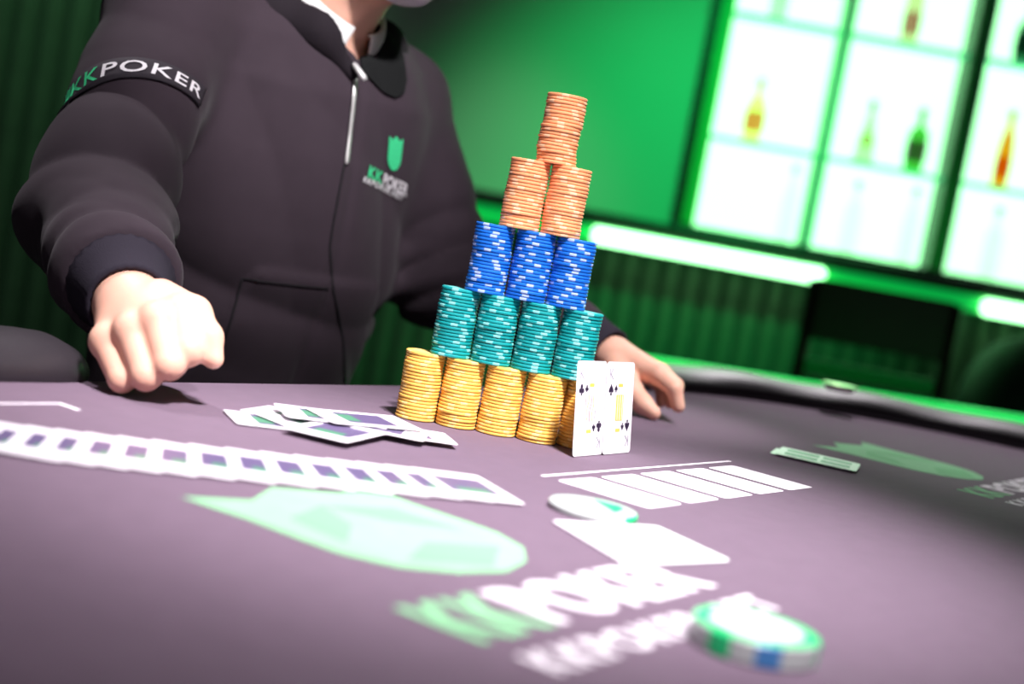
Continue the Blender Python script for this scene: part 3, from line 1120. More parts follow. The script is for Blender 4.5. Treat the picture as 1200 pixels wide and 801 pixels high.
def king(origin, e_dir, lean, suit, label):
    W_, H_ = 0.0565, 0.088
    me = card_mesh('playing_card', W_, H_, 0.0004, MT['card'], MT['card'])
    o = link(bpy.data.objects.new('playing_card', me))
    X = Vector((e_dir[0], e_dir[1], 0)).normalized()
    nrm = Vector((X.y, -X.x, 0))                        # faces the camera side
    Yv = (Vector((0, 0, 1)) * math.cos(lean) - nrm * math.sin(lean)).normalized()
    Zv = X.cross(Yv)
    mw = Matrix((X, Yv, Zv)).transposed().to_4x4()
    mw.translation = Vector(origin) + X * W_ / 2 + Yv * (H_ / 2) - Zv * 0.0002
    o.matrix_world = mw
    tag(o, label, 'playing card', 'kings standing by the tower')
    zt = 0.0006

    def mark(name, pts, m, cx=0, cy=0, flip=1, z=zt):
        mesh_obj(name, [(cx + flip * x, cy + flip * y, z) for x, y in pts], [tuple(range(len(pts)))], m, o)
    sf = spade if suit == 'spade' else club
    for fl in (1, -1):
        vs, fs = text_mesh('K', -0.012)
        mesh_obj('index_letter', [(fl * (-0.0225 + x * 0.010), fl * (0.027 + y * 0.0105), zt) for x, y in vs], fs, MT['card_grey'], o)
        mark('suit_mark', sf(0.0095), MT['card_black'], fl * -0.0185, fl * 0.0175, fl)
        mark('suit_mark', sf(0.0062), MT['card_black'], fl * -0.0085, fl * 0.0185, fl)
        mark('crown_band', rrect(-0.0045, -0.0016, 0.0045, 0.0016, 0.0008), MT['card_yellow'], fl * 0.001, fl * 0.0215, fl)
    if suit == 'spade':
        mark('figure_panel', rrect(-0.0075, -0.0125, 0.0075, 0.0125, 0.001), MT['card_yellow'], 0.0005, 0, 1)
        for k in range(3):
            mark('figure_line', rrect(-0.0006, -0.012, 0.0006, 0.012, 0.0003), MT['card'], -0.0045 + 0.0045 * k + 0.0008, 0, 1, zt + 0.0002)
    else:
        for k, xx in enumerate((-0.006, -0.001, 0.004)):
            pts = [(xx + 0.0035 * (j / 6 - 0.3) + 0.0012 * math.sin(j * 1.6 + k) - 0.0006, -0.0125 + 0.025 * j / 6) for j in range(7)]
            mark('figure_line', pts + [(x + 0.0013, y) for x, y in pts[::-1]], MT['card_yellow'] if k != 1 else MT['card_red'])
        mark('figure_line', rrect(-0.0102, 0.002, -0.0092, 0.010, 0.0004), MT['card_red'])
        mark('figure_line', rrect(0.0088, -0.010, 0.0097, -0.002, 0.0004), MT['card_black'])
    return o


k0, k1 = T(669.5, 535.5), T(733, 530)
ed = (k1 - k0).normalized()
nk = Vector((ed.y, -ed.x, 0))
k0 = k0 + nk * 0.001
king((k0.x, k0.y, ZT + 0.0006), ed, R(8.5), 'club', 'king of clubs standing upright against the chip tower, nearer to the chips')
k2 = k0 + ed * 0.0555 + nk * 0.0012
king((k2.x, k2.y, ZT + 0.0006), ed, R(8.5), 'spade', 'king of spades standing upright beside the hand, right of the clubs')

# ---- small shiny dish on the far rail
pd = T(985, 458, 0.786)
dish = empty('metal_dish', (pd.x, pd.y + 0.012, 0.7845))
dish.scale = (0.9, 0.9, 0.6)
tag(dish, 'small shiny metal dish resting on the padded rail below the chair', 'dish')
bm = bmesh.new()
lathe(bm, [(0.020, 0), (0.022, 0.001), (0.029, 0.012), (0.030, 0.016), (0.028, 0.016), (0.026, 0.012), (0.018, 0.003), (0.0, 0.003)], 28)
bm_obj('bowl', bm, mat('dish_steel', (0.80, 0.78, 0.74), 0.25, metal=0.4), dish, smooth=True)
bm = bmesh.new()
lathe(bm, [(0.0285, 0.0152), (0.0308, 0.0152), (0.0312, 0.0166), (0.0305, 0.018), (0.0285, 0.018)], 28)
bm_obj('rim', bm, mat('gold_rim', (0.85, 0.75, 0.55), 0.2, metal=1.0), dish, smooth=True)

# ================================================================== the person at the dealer's place
TH = R(50)
Fv = Vector((math.sin(TH), -math.cos(TH), 0))        # the way the chest faces
Lv = Vector((math.cos(TH), math.sin(TH), 0))         # towards the person's left
PC = Vector((-0.335, 1.80, 0))
FN, LN, PN = np.array(Fv), np.array(Lv), np.array(PC)


def B(l, f, z):                                       # body coordinates to world
    return PC + Lv * l + Fv * f + Vector((0, 0, z))


def body_frame(p):
    q = p - PN
    return q @ LN, q @ FN, p[:, 2]


sh_r, sh_l = P(202, 8, 1.645), B(0.178, 0.005, 1.075)
el_r = P(113, 250, 1.44)
wr_r = P(150, 354, 1.245)
el_l = P(520, 325, 1.96)
wr_l = P(712, 417, 1.775)

ZK = [0.50, 0.62, 0.70, 0.78, 0.88, 0.98, 1.06, 1.115, 1.15, 1.185, 1.22]
AK = [0.175, 0.178, 0.180, 0.192, 0.198, 0.200, 0.198, 0.168, 0.120, 0.082, 0.070]
BK = [0.125, 0.130, 0.135, 0.146, 0.145, 0.140, 0.132, 0.115, 0.092, 0.075, 0.068]
CK = [-0.05, -0.045, -0.035, -0.02, -0.005, 0.005, 0.010, 0.010, 0.010, 0.015, 0.020]


def torso(p, grow=0.0):
    l, f, z = body_frame(p)
    a = np.interp(z, ZK, AK) + grow
    b = np.interp(z, ZK, BK) + grow
    c = np.interp(z, ZK, CK)
    k = np.sqrt((l / a) ** 2 + ((f - c) / b) ** 2)
    return (k - 1) * np.minimum(a, b) * 0.92


def folds(p):
    l, f, z = body_frame(p)
    # long soft drapes on the torso, radiating from the armpits, plus bunching at the waist
    d = -0.010 * (np.abs(np.sin(17 * l + 5 * z + 1.3 * soft_noise(p, 8, 1.0))) - 0.6)
    d -= 0.009 * (np.abs(np.sin(12 * (l * 0.8 + z) + 1.6 * soft_noise(p, 6, 3.1))) - 0.6)
    wst = np.exp(-((z - 0.80) / 0.07) ** 2)
    d -= 0.008 * wst * (np.abs(np.sin(34 * z + 6 * l + 1.6 * soft_noise(p, 10, 5.0))) - 0.6)
    return d


def sleeve(p, s, e, w, rs, re, rw, seed):
    s_, e_, w_ = (np.array(x) for x in (s, e, w))
    d1 = cone(p, s_, e_, rs, re)
    d2 = cone(p, e_, w_, re, rw)
    d = smin(d1, d2, 0.03)
    # folds: across the upper arm, bunched round the elbow and above the cuff
    ab = e_ - s_
    t1 = (p - s_) @ ab / (ab @ ab)
    bc = w_ - e_
    t2 = (p - e_) @ bc / (bc @ bc)
    side = soft_noise(p, 16, seed)
    cr1 = np.exp(-((t1 - 0.92) / 0.30) ** 2)
    d -= 0.0125 * cr1 * (np.abs(np.sin(13.0 * t1 + 2.4 * side + 0.5)) - 0.55)
    cr2 = np.exp(-((t2 - 0.85) / 0.30) ** 2) * (t2 < 1.3)
    d -= 0.0085 * cr2 * (np.abs(np.sin(12.5 * t2 + 2.2 * side + seed)) - 0.55)
    d -= 0.006 * (np.abs(np.sin(4.5 * t1 + 2.2 * soft_noise(p, 11, seed + 2))) - 0.55)
    # keep the sleeve from running past its cuff
    nb = bc / np.linalg.norm(bc)
    return smax(d, (p - w_) @ nb, 0.008)


cuff_in_r = wr_r + (el_r - wr_r).normalized() * 0.040
cuff_in_l = wr_l + (el_l - wr_l).normalized() * 0.035


def hoodie_sdf(p):
    d = torso(p, 0.0) + folds(p)
    # shoulder yoke
    y = smin(cone(p, sh_r, B(-0.05, 0.0, 1.135), 0.066, 0.060), cone(p, sh_l, B(0.05, 0.0, 1.135), 0.066, 0.060), 0.04)
    d = smin(d, y, 0.05)
    d = smax(d, p[:, 2] - 1.165, 0.02)
    d = smax(d, 0.62 - p[:, 2], 0.01)
    d = smin(d, sleeve(p, sh_r, el_r, cuff_in_r, 0.069, 0.068, 0.054, 0.7), 0.035)
    d = smin(d, sleeve(p, sh_l, el_l, cuff_in_l, 0.074, 0.070, 0.046, 2.9), 0.035)
    # kangaroo pocket: a raised panel on the belly
    l, f, z = body_frame(p)
    inside = np.clip((0.105 + (0.83 - z) * 0.30 - np.abs(l)) / 0.005, 0, 1) * np.clip((0.845 - z) / 0.005, 0, 1) * np.clip((f - 0.03) / 0.01, 0, 1) * np.clip((z - 0.66) / 0.005, 0, 1)
    d = d - 0.0065 * inside
    # zip placket valley
    d = d + 0.004 * np.exp(-(l / 0.007) ** 2) * (f > 0.05)
    # open collar: hollow for the neck
    nk_ = cone(p, B(0, 0.05, 1.10), B(0, 0.15, 1.30), 0.052, 0.068)
    d = smax(d, -nk_, 0.012)
    return d


SK = MT['skin']


# ---------------- skin: head, neck, trunk core and hands in one mesh
def hand_right(p):
    W = wr_r
    mcp = [P(210, 368, 1.195), P(184, 376, 1.183), P(154, 388, 1.183), P(126, 400, 1.192)]
    pip = [P(220, 411, 1.172), P(198, 427, 1.160), P(171, 440, 1.160), P(143, 444, 1.168)]
    d = cone(p, cuff_in_r, W, 0.029, 0.030)
    for i, m in enumerate(mcp):
        d = smin(d, cone(p, W + (m - W) * 0.12, m, 0.0225, 0.0135), 0.012)
    fr = [0.0132, 0.0130, 0.0126, 0.0115]
    for i in range(4):
        a, b = mcp[i], pip[i]
        c = b + Vector((-0.003, 0.027, -0.002))
        c.z = max(c.z, ZT + 0.0115)
        e = c + Vector((-0.004, 0.016, 0.012))
        fd = cone(p, a, b, 0.0142, fr[i])
        fd = smin(fd, cone(p, b, c, fr[i], fr[i] * 0.92), 0.003)
        fd = smin(fd, cone(p, c, e, fr[i] * 0.92, fr[i] * 0.85), 0.003)
        d = smin(d, fd, 0.0045)
        d = smin(d, cone(p, a, a + Vector((0, 0, 0.001)), 0.0142, 0.0142), 0.006)
    # thumb
    t0, t1, t2, t3 = P(188, 352, 1.225), P(226, 368, 1.205), P(243, 395, 1.188), P(250, 420, 1.182)
    td = chain(p, [t0, t1, t2, t3], [0.019, 0.0155, 0.0125, 0.0088], 0.006)
    d = smin(d, td, 0.007)
    # palm heel, behind the fingers
    d = smin(d, ell(p, (W + mcp[1] + mcp[3]) / 3 + Vector((0.004, 0.022, -0.012)), (0.034, 0.028, 0.024)), 0.012)
    return d


def hand_left(p):
    W = wr_l
    mcp = [P(772, 440, 1.712), P(774, 437, 1.735), P(768, 437, 1.757), P(758, 438, 1.778)]
    pip = [P(790, 455, 1.690), P(791, 452, 1.715), P(786, 452, 1.742), P(775, 453, 1.766)]
    tip = [P(795, 476, 1.688), P(792, 473, 1.712), P(786, 472, 1.738), P(775, 471, 1.762)]
    d = cone(p, cuff_in_l, W, 0.025, 0.026)
    fr = [0.0102, 0.0105, 0.0100, 0.0090]
    for i in range(4):
        m = mcp[i]
        d = smin(d, cone(p, W + (m - W) * 0.15, m, 0.021, 0.0125), 0.012)
    for i in range(4):
        tp = tip[i].copy()
        tp.z = max(tp.z, ZT + 0.0095)
        fd = smin(cone(p, mcp[i], pip[i], 0.0125, fr[i]), cone(p, pip[i], tp, fr[i], fr[i] * 0.78), 0.003)
        d = smin(d, fd, 0.0035)
    t0, t1, t2, t3 = P(722, 432, 1.745), P(738, 455, 1.705), P(753, 473, 1.688), P(765, 487, 1.678)
    t3.z = max(t3.z, ZT + 0.009)
    td = chain(p, [t0, t1, t2, t3], [0.019, 0.0145, 0.0120, 0.0090], 0.005)
    d = smin(d, td, 0.006)
    return d


NA, NB = B(0, 0.015, 1.09), B(0, 0.115, 1.245)          # neck axis, craned forward
HC = B(0.0, 0.130, 1.296)                              # centre of the head
AX = np.array([list(Lv), list(Fv), [0, 0, 1]]).T        # columns: left, forward, up


def HB(l, f, z):
    return HC + Lv * l + Fv * f + Vector((0, 0, z))


def head_sdf(p):
    d = ell(p, HB(0, -0.012, 0.03), (0.076, 0.095, 0.095), AX)
    d = smin(d, ell(p, HB(0, 0.022, -0.045), (0.058, 0.066, 0.072), AX), 0.03)
    d = smin(d, ell(p, HB(0, 0.062, -0.098), (0.022, 0.018, 0.016), AX), 0.025)      # chin
    d = smin(d, cone(p, HB(0, 0.082, 0.012), HB(0, 0.102, -0.026), 0.008, 0.012), 0.010)  # nose
    d = smin(d, ell(p, HB(0, 0.080, 0.034), (0.045, 0.012, 0.010), AX), 0.015)         # brow
    d = smin(d, ell(p, HB(0, 0.086, -0.058), (0.024, 0.010, 0.009), AX), 0.010)        # lips
    for s in (-1, 1):
        d = smax(d, -ell(p, HB(s * 0.031, 0.090, 0.014), (0.017, 0.012, 0.010), AX), 0.008)
        d = smin(d, ell(p, HB(s * 0.079, -0.008, 0.0), (0.010, 0.018, 0.031), AX), 0.006)
    d = smin(d, cone(p, NA, NB, 0.056, 0.052), 0.025)  # neck
    l, f, z = body_frame(p)
    core = smax(torso(p, -0.03), z - 1.12, 0.02)
    d = smin(d, smax(core, 0.95 - z, 0.01), 0.03)
    return d


def merge(parts, name, material):
    vs, fs, n = [], [], 0
    for v, f in parts:
        vs.append(v)
        fs.append(f + n)
        n += len(v)
    v = np.concatenate(vs)
    f = np.concatenate(fs)
    me = bpy.data.meshes.new(name)
    me.from_pydata(v.tolist(), [], f.tolist())
    me.materials.append(material)
    me.polygons.foreach_set('use_smooth', [True] * len(me.polygons))
    me.update()
    return link(bpy.data.objects.new(name, me))


def around(pts, m):
    a = np.array([list(p) for p in pts])
    return a.min(0) - m, a.max(0) + m


lo_r, hi_r = around([cuff_in_r, wr_r, P(210, 368, 1.195), P(143, 447, 1.16), P(251, 422, 1.18)], 0.045)
lo_l, hi_l = around([cuff_in_l, wr_l, P(796, 478, 1.68), P(765, 490, 1.67), P(740, 440, 1.80)], 0.045)
lo_h, hi_h = around([HC], 0.15)
lo_h[2] = 0.93
lo_h[:2] -= 0.12
hi_h[:2] += 0.12


def arms_core(p):
    d = smin(cone(p, sh_r, el_r, 0.048, 0.040), cone(p, el_r, cuff_in_r, 0.040, 0.027), 0.02)
    d = np.minimum(d, smin(cone(p, sh_l, el_l, 0.048, 0.040), cone(p, el_l, cuff_in_l, 0.040, 0.026), 0.02))
    return np.minimum(d, cone(p, sh_l, sh_r, 0.05, 0.05))


lo_a, hi_a = around([sh_l, sh_r, el_l, el_r, cuff_in_l, cuff_in_r], 0.07)
person = merge([surface_nets(hand_right, lo_r, hi_r, 0.0022), surface_nets(hand_left, lo_l, hi_l, 0.0026),
                surface_nets(head_sdf, lo_h, hi_h, 0.005), surface_nets(arms_core, lo_a, hi_a, 0.010)], 'person', SK)
tag(person, 'person in a black zip hoodie leaning over the table with one fist down', 'person')

# ---------------- hoodie
hlo, hhi = around([sh_r, sh_l, el_r, el_l, cuff_in_r, cuff_in_l, B(0.2, 0.2, 0.62), B(-0.2, -0.2, 1.2)], 0.085)
hlo[2] = 0.60
hoodie = nets_obj('hoodie', hoodie_sdf, hlo, hhi, 0.0055, MT['hoodie'], person)
hoodie['label'] = 'black zip hoodie'
bvh = BVHTree.FromPolygons([v.co for v in hoodie.data.vertices], [tuple(p.vertices) for p in hoodie.data.polygons])


def hit(px, py, off=0.0012):
    d = ray(px, py).normalized()
    loc, nrm, i, dist = bvh.ray_cast(CAM, d)
    if loc is None:
        return None
    if nrm.dot(d) > 0:
        nrm = -nrm
    return loc + nrm * off


def cuff(name, a, b, r0, r1):
    a, b = Vector(a), Vector(b)
    ax = (b - a).normalized()
    n1 = ax.orthogonal().normalized()
    n2 = ax.cross(n1)
    seg, rings = 56, []
    prof_ = [(0.0, r0 * 0.90), (0.02, r0 * 1.02), (0.15, r0 * 1.03), (0.5, (r0 + r1) / 2), (0.9, r1 * 1.02), (1.0, r1), (1.0, r1 - 0.004), (0.4, r1 - 0.005)]
    bm = bmesh.new()
    for t, rr in prof_:
        ring = []
        for k in range(seg):
            an = 2 * math.pi * k / seg
            q = rr + (0.0005 if k % 2 else -0.0005)
            ring.append(bm.verts.new(a + (b - a) * t + (n1 * math.cos(an) + n2 * math.sin(an)) * q))
        rings.append(ring)
    for ra, rb in zip(rings, rings[1:]):
        for k in range(seg):
            bm.faces.new((ra[k], ra[(k + 1) % seg], rb[(k + 1) % seg], rb[k]))
    o = bm_obj('cuff', bm, MT['rib'], hoodie, smooth=True)
    o['label'] = 'ribbed cuff'
    return o


cuff('cuff', cuff_in_r + (el_r - wr_r).normalized() * 0.018, wr_r + (wr_r - el_r).normalized() * 0.004, 0.050, 0.0365)
cuff('cuff', cuff_in_l + (el_l - wr_l).normalized() * 0.018, wr_l + (wr_l - el_l).normalized() * 0.004, 0.046, 0.036)
# waistband
bm = bmesh.new()
rings = []
for zz, g in ((0.60, 0.0), (0.602, 0.006), (0.665, 0.010), (0.67, 0.0)):
    a, b, c = (np.interp(zz, ZK, K) for K in (AK, BK, CK))
    rings.append([bm.verts.new(B((a + g + (0.0006 if k % 2 else 0)) * math.cos(2 * math.pi * k / 90), c + (b + g) * math.sin(2 * math.pi * k / 90), zz)) for k in range(90)])
for ra, rb in zip(rings, rings[1:]):
    for k in range(90):
        bm.faces.new((ra[k], ra[(k + 1) % 90], rb[(k + 1) % 90], rb[k]))
bm_obj('waistband', bm, MT['rib'], hoodie, smooth=True)


def surf_ribbon(name, pix, width, material, off=0.0015, thick=0.0015, parent=None, sub=6):
    pts = []
    for (x0, y0), (x1, y1) in zip(pix, pix[1:]):
        for k in range(sub):
            t = k / sub
            pts.append((x0 + (x1 - x0) * t, y0 + (y1 - y0) * t))
    pts.append(pix[-1])
    L_, R_ = [], []
    for i, (x, y) in enumerate(pts):
        xa, ya = pts[max(i - 1, 0)]
        xb, yb = pts[min(i + 1, len(pts) - 1)]
        dx, dy = xb - xa, yb - ya
        n = math.hypot(dx, dy) or 1
        nx, ny = -dy / n * width / 2, dx / n * width / 2
        h1, h2 = hit(x + nx, y + ny, off), hit(x - nx, y - ny, off)
        if h1 is None or h2 is None:
            continue
        L_.append(h1)
        R_.append(h2)
    n = len(L_)
    if n < 2:
        return None
    verts = L_ + R_
    faces = [(i, i + 1, n + i + 1, n + i) for i in range(n - 1)]
    o = mesh_obj(name, verts, faces, material, parent or hoodie, smooth=True)
    md = o.modifiers.new('thickness', 'SOLIDIFY')
    md.thickness = thick
    md.offset = 0
    return o


# zip, seams
surf_ribbon('zipper', [(415, 84), (413, 110), (410, 140), (407, 165), (404, 192)], 3.2, MT['zip'], 0.003, 0.002)
surf_ribbon('zip_seam', [(403, 192), (397, 225), (390, 262), (386, 290), (389, 330), (396, 365), (402, 400), (404, 450)], 2.4, MT['seam'], 0.001, 0.001)
surf_ribbon('pocket_seam', [(284, 326), (310, 330), (345, 334), (384, 338)], 2.0, MT['seam'], 0.001, 0.001)
surf_ribbon('pocket_seam', [(284, 326), (278, 350), (271, 375), (264, 395)], 2.6, MT['seam'], 0.001, 0.001)
zp = [hit(414, 76, 0.008) or P(414, 76, 1.7), None]
bm = bmesh.new()
z0_ = P(414, 74, (hit(412, 90) or P(412, 90, 1.68)).y - 0.012)
z1_ = P(428, 94, z0_.y - 0.002)
tube_pts(bm, [z0_, z0_.lerp(z1_, 0.15), z0_.lerp(z1_, 0.85), z1_], [0.0022, 0.0035, 0.0042, 0.003], 8)
bm_obj('zipper_pull', bm, MT['zip'], hoodie, smooth=True)


def on_chest(name, pts2, faces, fn, material, off=0.002):
    out, ok = [], []
    for x, y in pts2:
        px, py = fn(x, y)
        h_ = hit(px, py, off)
        ok.append(h_ is not None)
        out.append(h_ or Vector((0, 0, 0)))
    faces = [f for f in faces if all(ok[i] for i in f)]
    if not faces:
        return None
    used = sorted({i for f in faces for i in f})
    rm = {u: i for i, u in enumerate(used)}
    return mesh_obj(name, [out[u] for u in used], [tuple(rm[i] for i in f) for f in faces], material, hoodie)


# chest emblem and lettering
def fan(pts):
    n = len(pts)
    cx, cy = sum(p[0] for p in pts) / n, sum(p[1] for p in pts) / n
    return pts + [(cx, cy)], [(i, (i + 1) % n, n) for i in range(n)]


sv, sf_ = fan([(x, y * 0.98) for x, y in SHIELD])
on_chest('chest_emblem', sv, sf_, lambda x, y: (461.5 + 15.5 * x + 2.0 * y, 179.5 - 20.5 * y + 3.5 * x), MT['thread_green'])
for s, m, x0, x1 in (('KK', MT['thread_green'], 0.0, 0.36), ('POKER', MT['thread_white'], 0.38, 1.0)):
    vs, fs = text_mesh(s, 0.03, 1.05)
    wm = max(v[0] for v in vs)
    vs = [(x0 + (x1 - x0) * x / wm, y) for x, y in vs]
    on_chest('chest_lettering', vs, fs, lambda x, y: (429 + 46 * x + 3 * y, 208 + 22 * x - 14.5 * y), m)
vs, fs = text_mesh('KKPOKER.NET', 0.02, 1.2)
wm = max(v[0] for v in vs)
on_chest('chest_lettering', [(x / wm, y) for x, y in vs], fs, lambda x, y: (424 + 46 * x + 2 * y, 212.5 + 22 * x - 6.5 * y), MT['thread_white'])

# sleeve patch wrapped round the upper arm
S_, E_ = Vector(sh_r), Vector(el_r)
axm = (E_ - S_).normalized()


def on_sleeve(ph, along, off):
    """ph: angle round the arm, 0 = towards the camera; along: metres from the shoulder joint"""
    c = S_ + axm * along
    tocam = (CAM - c)
    tocam = (tocam - axm * tocam.dot(axm)).normalized()
    sd = axm.cross(tocam)
    dr = tocam * math.cos(ph) + sd * math.sin(ph)
    loc, nrm, i, dist = bvh.ray_cast(c + dr * 0.16, -dr)
    if loc is None:
        return c + dr * 0.075
    return loc + dr * off


PA0, PA1 = R(88), R(-56)        # from the far left edge of the arm to the right
PAL = 0.192


def patch_pt(u, v, off):
    ph = PA0 + (PA1 - PA0) * u
    al = PAL - 0.050 * (u - 0.45) - v * 0.026
    return on_sleeve(ph, al, off)


nu, nvv = 40, 4
verts = [patch_pt(i / nu, j / nvv - 0.0, 0.003) for i in range(nu + 1) for j in range(nvv + 1)]
faces = [(i * (nvv + 1) + j, (i + 1) * (nvv + 1) + j, (i + 1) * (nvv + 1) + j + 1, i * (nvv + 1) + j + 1) for i in range(nu) for j in range(nvv)]
o = mesh_obj('sleeve_patch', verts, faces, MT['patch'], hoodie, smooth=True)
md = o.modifiers.new('thickness', 'SOLIDIFY')
md.thickness = 0.002
md.offset = 0
for s, m, u0, u1 in (('KK', MT['thread_green'], 0.13, 0.335), ('POKER', MT['thread_white'], 0.355, 0.965)):
    vs, fs = text_mesh(s, 0.012, 1.12)
    wm = max(v[0] for v in vs)
    mesh_obj('patch_lettering', [patch_pt(u0 + (u1 - u0) * x / wm, 0.20 + 0.60 * y, 0.0048) for x, y in vs], fs, m, hoodie)


ev, ef = fan(SHIELD)
mesh_obj('patch_emblem', [patch_pt(0.075 + 0.07 * x, 0.5 + 0.36 * y, 0.0048) for x, y in ev], ef, MT['thread_green'], hoodie)


# ---------------- hood lying round the neck
def hood_sdf(p):
    d = None
    for s in (-1, 1):
        pts = [B(0, -0.115, 1.150), B(s * 0.070, -0.085, 1.165), B(s * 0.105, -0.010, 1.160), B(s * 0.090, 0.055, 1.140)]
        rr = [0.050, 0.046, 0.036, 0.028]
        if s < 0:
            pts += [B(-0.055, 0.105, 1.125), B(-0.018, 0.130, 1.088)]
            rr += [0.024, 0.014]
        else:
            pts += [B(0.066, 0.088, 1.125)]
            rr += [0.016]
        e = chain(p, pts, rr, 0.03)
        d = e if d is None else smin(d, e, 0.03)
    d = smin(d, ell(p, B(0, -0.15, 1.09), (0.12, 0.05, 0.11), AX), 0.04)
    d = d + 0.004 * np.sin(30 * p[:, 2] + 22 * p[:, 0] + 2.5 * soft_noise(p, 12, 4.4))
    nk_ = cone(p, B(0, 0.045, 1.06), B(0, 0.150, 1.30), 0.064, 0.072)
    return smax(d, -nk_, 0.012)


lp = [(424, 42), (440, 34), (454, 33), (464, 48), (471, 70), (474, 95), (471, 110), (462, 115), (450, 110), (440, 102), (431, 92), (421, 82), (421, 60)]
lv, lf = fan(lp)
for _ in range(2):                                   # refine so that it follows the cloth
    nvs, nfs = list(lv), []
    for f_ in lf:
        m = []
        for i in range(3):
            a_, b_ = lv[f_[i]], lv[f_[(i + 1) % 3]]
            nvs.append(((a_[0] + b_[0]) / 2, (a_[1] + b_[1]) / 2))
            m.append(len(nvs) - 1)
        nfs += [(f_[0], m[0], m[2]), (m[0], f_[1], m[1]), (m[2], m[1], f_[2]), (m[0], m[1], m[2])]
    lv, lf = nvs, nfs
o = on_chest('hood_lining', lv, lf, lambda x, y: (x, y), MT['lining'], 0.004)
lo_, hi_ = around([B(-0.2, -0.25, 1.0), B(0.2, 0.2, 1.24), B(0.2, -0.25, 1.0), B(-0.2, 0.2, 1.24)], 0.02)
hood = nets_obj('hood', hood_sdf, lo_, hi_, 0.006, MT['hood'], hoodie)

# ---------------- shirt collar
def collar_leaf(s):
    """one side of the shirt collar: a band round the neck ending in a folded point"""
    n = 16
    verts = []
    ax_ = (NB - NA).normalized()
    fr_ = (Fv - ax_ * Fv.dot(ax_)).normalized()
    for i in range(n + 1):
        u = i / n
        a = R(180 - 166 * u)                               # from the nape round to the front
        dr = fr_ * math.cos(a) + Lv * (s * math.sin(a))
        al = 0.118 - 0.018 * u
        drop = 0.034 + 0.022 * u ** 2
        verts.append(NA + ax_ * (al - 0.004) + dr * 0.0585)
        verts.append(NA + ax_ * al + dr * 0.0640)
        verts.append(NA + ax_ * (al - drop) + dr * (0.078 + 0.004 * u) + Lv * (s * 0.010 * u))
    faces = []
    for i in range(n):
        for j in range(2):
            faces.append((3 * i + j, 3 * i + 3 + j, 3 * i + 4 + j, 3 * i + 1 + j))
    o = mesh_obj('shirt_collar', verts, faces, MT['shirt'], person, smooth=True)
    md = o.modifiers.new('thickness', 'SOLIDIFY')
    md.thickness = 0.003
    o['label'] = 'white shirt collar'


collar_leaf(1)
collar_leaf(-1)


def shirt_sdf(p):
    l, f, z = body_frame(p)
    d = torso(p, -0.016)
    d = smin(d, cone(p, B(0, 0.025, 1.09), B(0, 0.080, 1.175), 0.060, 0.058), 0.02)
    ax_ = np.array((NB - NA).normalized())
    d = smax(d, (p - np.array(NA)) @ ax_ - 0.062, 0.006)
    d = smax(d, 0.98 - z, 0.01)
    return smax(d, np.abs(l) - 0.07, 0.01)


lo_, hi_ = around([B(-0.1, -0.15, 0.97), B(0.1, 0.18, 1.2), B(-0.1, 0.18, 1.2), B(0.1, -0.15, 1.2)], 0.02)
nets_obj('shirt', shirt_sdf, lo_, hi_, 0.006, MT['shirt_grey'], person)


# ---------------- head: hair, eyes, face mask
def hair_sdf(p):
    d = ell(p, HB(0, -0.018, 0.040), (0.083, 0.102, 0.098), AX)
    l, f, z = (p - np.array(HC)) @ AX[:, 0], (p - np.array(HC)) @ AX[:, 1], p[:, 2] - HC.z
    cut = f * 0.9 - (z - 0.02) * 0.85 - 0.012
    d = smax(d, cut, 0.015)
    d = smax(d, -0.055 - z, 0.012)
    return d + 0.0025 * np.sin(70 * l + 40 * f + 3 * soft_noise(p, 30, 1.0))


lo_, hi_ = around([HC], 0.15)
nets_obj('hair', hair_sdf, lo_, hi_, 0.005, MT['hair'], person)['label'] = 'short dark hair'
MT['sclera'] = mat('eye_white', (0.75, 0.72, 0.70), 0.2)
for s in (-1, 1):
    for nm, rad, off, m in (('eye', 0.0115, 0.0735, MT['sclera']), ('iris', 0.0058, 0.0800, MT['eye'])):
        bm = bmesh.new()
        bmesh.ops.create_uvsphere(bm, u_segments=14, v_segments=10, radius=rad)
        c = HB(s * 0.031, off, 0.013)
        for v in bm.verts:
            v.co += c
        bm_obj(nm, bm, m, person, smooth=True)
    bm = bmesh.new()
    tube_pts(bm, [HB(s * 0.012, 0.091, 0.034), HB(s * 0.030, 0.089, 0.039), HB(s * 0.048, 0.078, 0.034)], [0.003, 0.0036, 0.002], 8)
    bm_obj('eyebrow', bm, MT['hair'], person, smooth=True)


def mask_sdf(p):
    d = head_sdf(p) - 0.005
    l, f, z = (p - np.array(HC)) @ AX[:, 0], (p - np.array(HC)) @ AX[:, 1], p[:, 2] - HC.z
    d = smax(d, z + 0.010, 0.004)
    d = smax(d, -0.122 - z, 0.004)
    return smax(d, 0.028 - f - 0.15 * (z + 0.07), 0.004)


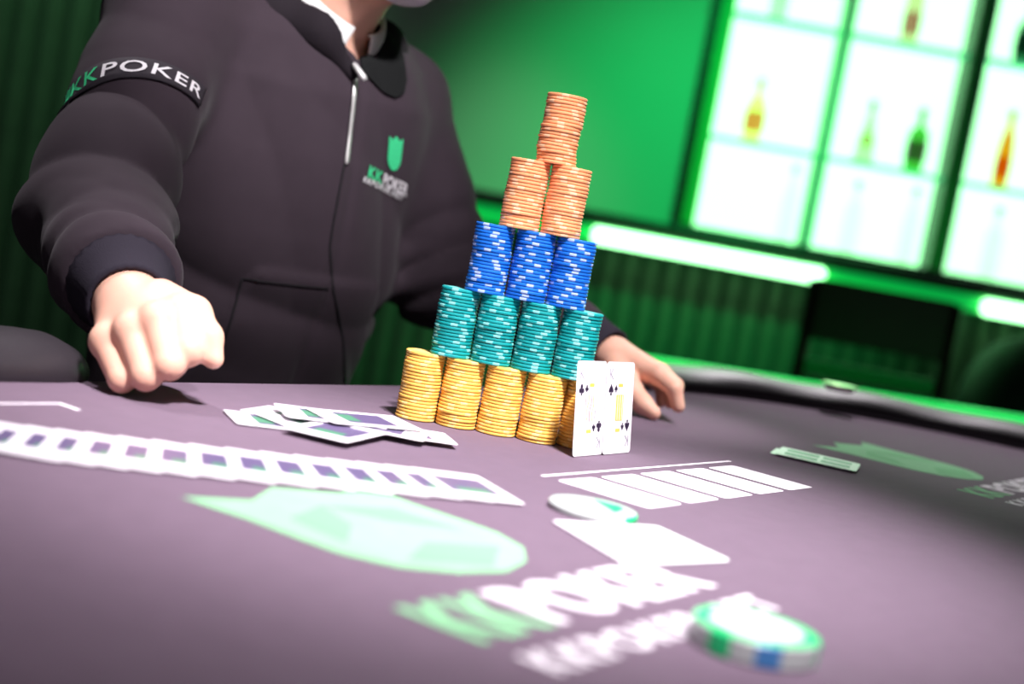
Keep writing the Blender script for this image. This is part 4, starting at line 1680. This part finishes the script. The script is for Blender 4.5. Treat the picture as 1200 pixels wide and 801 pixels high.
lo_, hi_ = around([HB(0, 0.05, -0.07)], 0.105)
nets_obj('face_mask', mask_sdf, lo_, hi_, 0.0035, MT['mask'], person)['label'] = 'pale face mask'

# ---------------- legs, shoes and the stool under the table edge
def trousers_sdf(p):
    l, f, z = body_frame(p)
    d = ell(p, B(0, -0.06, 0.575), (0.185, 0.145, 0.11), AX)
    for s in (-1, 1):
        d = smin(d, chain(p, [B(s * 0.09, -0.02, 0.565), B(s * 0.115, 0.36, 0.545), B(s * 0.115, 0.33, 0.07)], [0.085, 0.066, 0.052], 0.03), 0.03)
    d = smax(d, z - 0.66, 0.01)
    return smax(d, 0.055 - z, 0.008)


lo_, hi_ = around([B(-0.25, -0.25, 0.03), B(0.25, -0.25, 0.7), B(-0.25, 0.48, 0.03), B(0.25, 0.48, 0.7)], 0.01)
nets_obj('trousers', trousers_sdf, lo_, hi_, 0.012, MT['trousers'], person)
for s in (-1, 1):
    def shoe_sdf(p, s=s):
        d = smin(ell(p, B(s * 0.115, 0.32, 0.045), (0.045, 0.075, 0.05), AX), ell(p, B(s * 0.12, 0.41, 0.035), (0.045, 0.095, 0.036), AX), 0.03)
        return smax(d, 0.004 - p[:, 2], 0.004)
    lo_, hi_ = around([B(s * 0.115, 0.36, 0.045)], 0.19)
    lo_[2], hi_[2] = -0.01, 0.13
    nets_obj('shoe', shoe_sdf, lo_, hi_, 0.007, MT['shoe'], person)

sc_ = B(0, -0.06, 0)
stool = empty('stool', (sc_.x, sc_.y, 0), TH)
tag(stool, 'round black stool under the person in the hoodie', 'stool')
bm = bmesh.new()
lathe(bm, [(0.02, 0.40), (0.165, 0.40), (0.178, 0.41), (0.178, 0.448), (0.165, 0.462), (0.02, 0.464)], 36)
bm_obj('seat', bm, MT['tub'], stool, smooth=False)
bm = bmesh.new()
lathe(bm, [(0.03, 0.03), (0.025, 0.06), (0.025, 0.40)], 20)
bm_obj('post', bm, MT['metal'], stool, smooth=True)
bm = bmesh.new()
lathe(bm, [(0.20, 0.001), (0.205, 0.006), (0.19, 0.018), (0.03, 0.034)], 36)
bm_obj('base', bm, MT['metal'], stool, smooth=True)
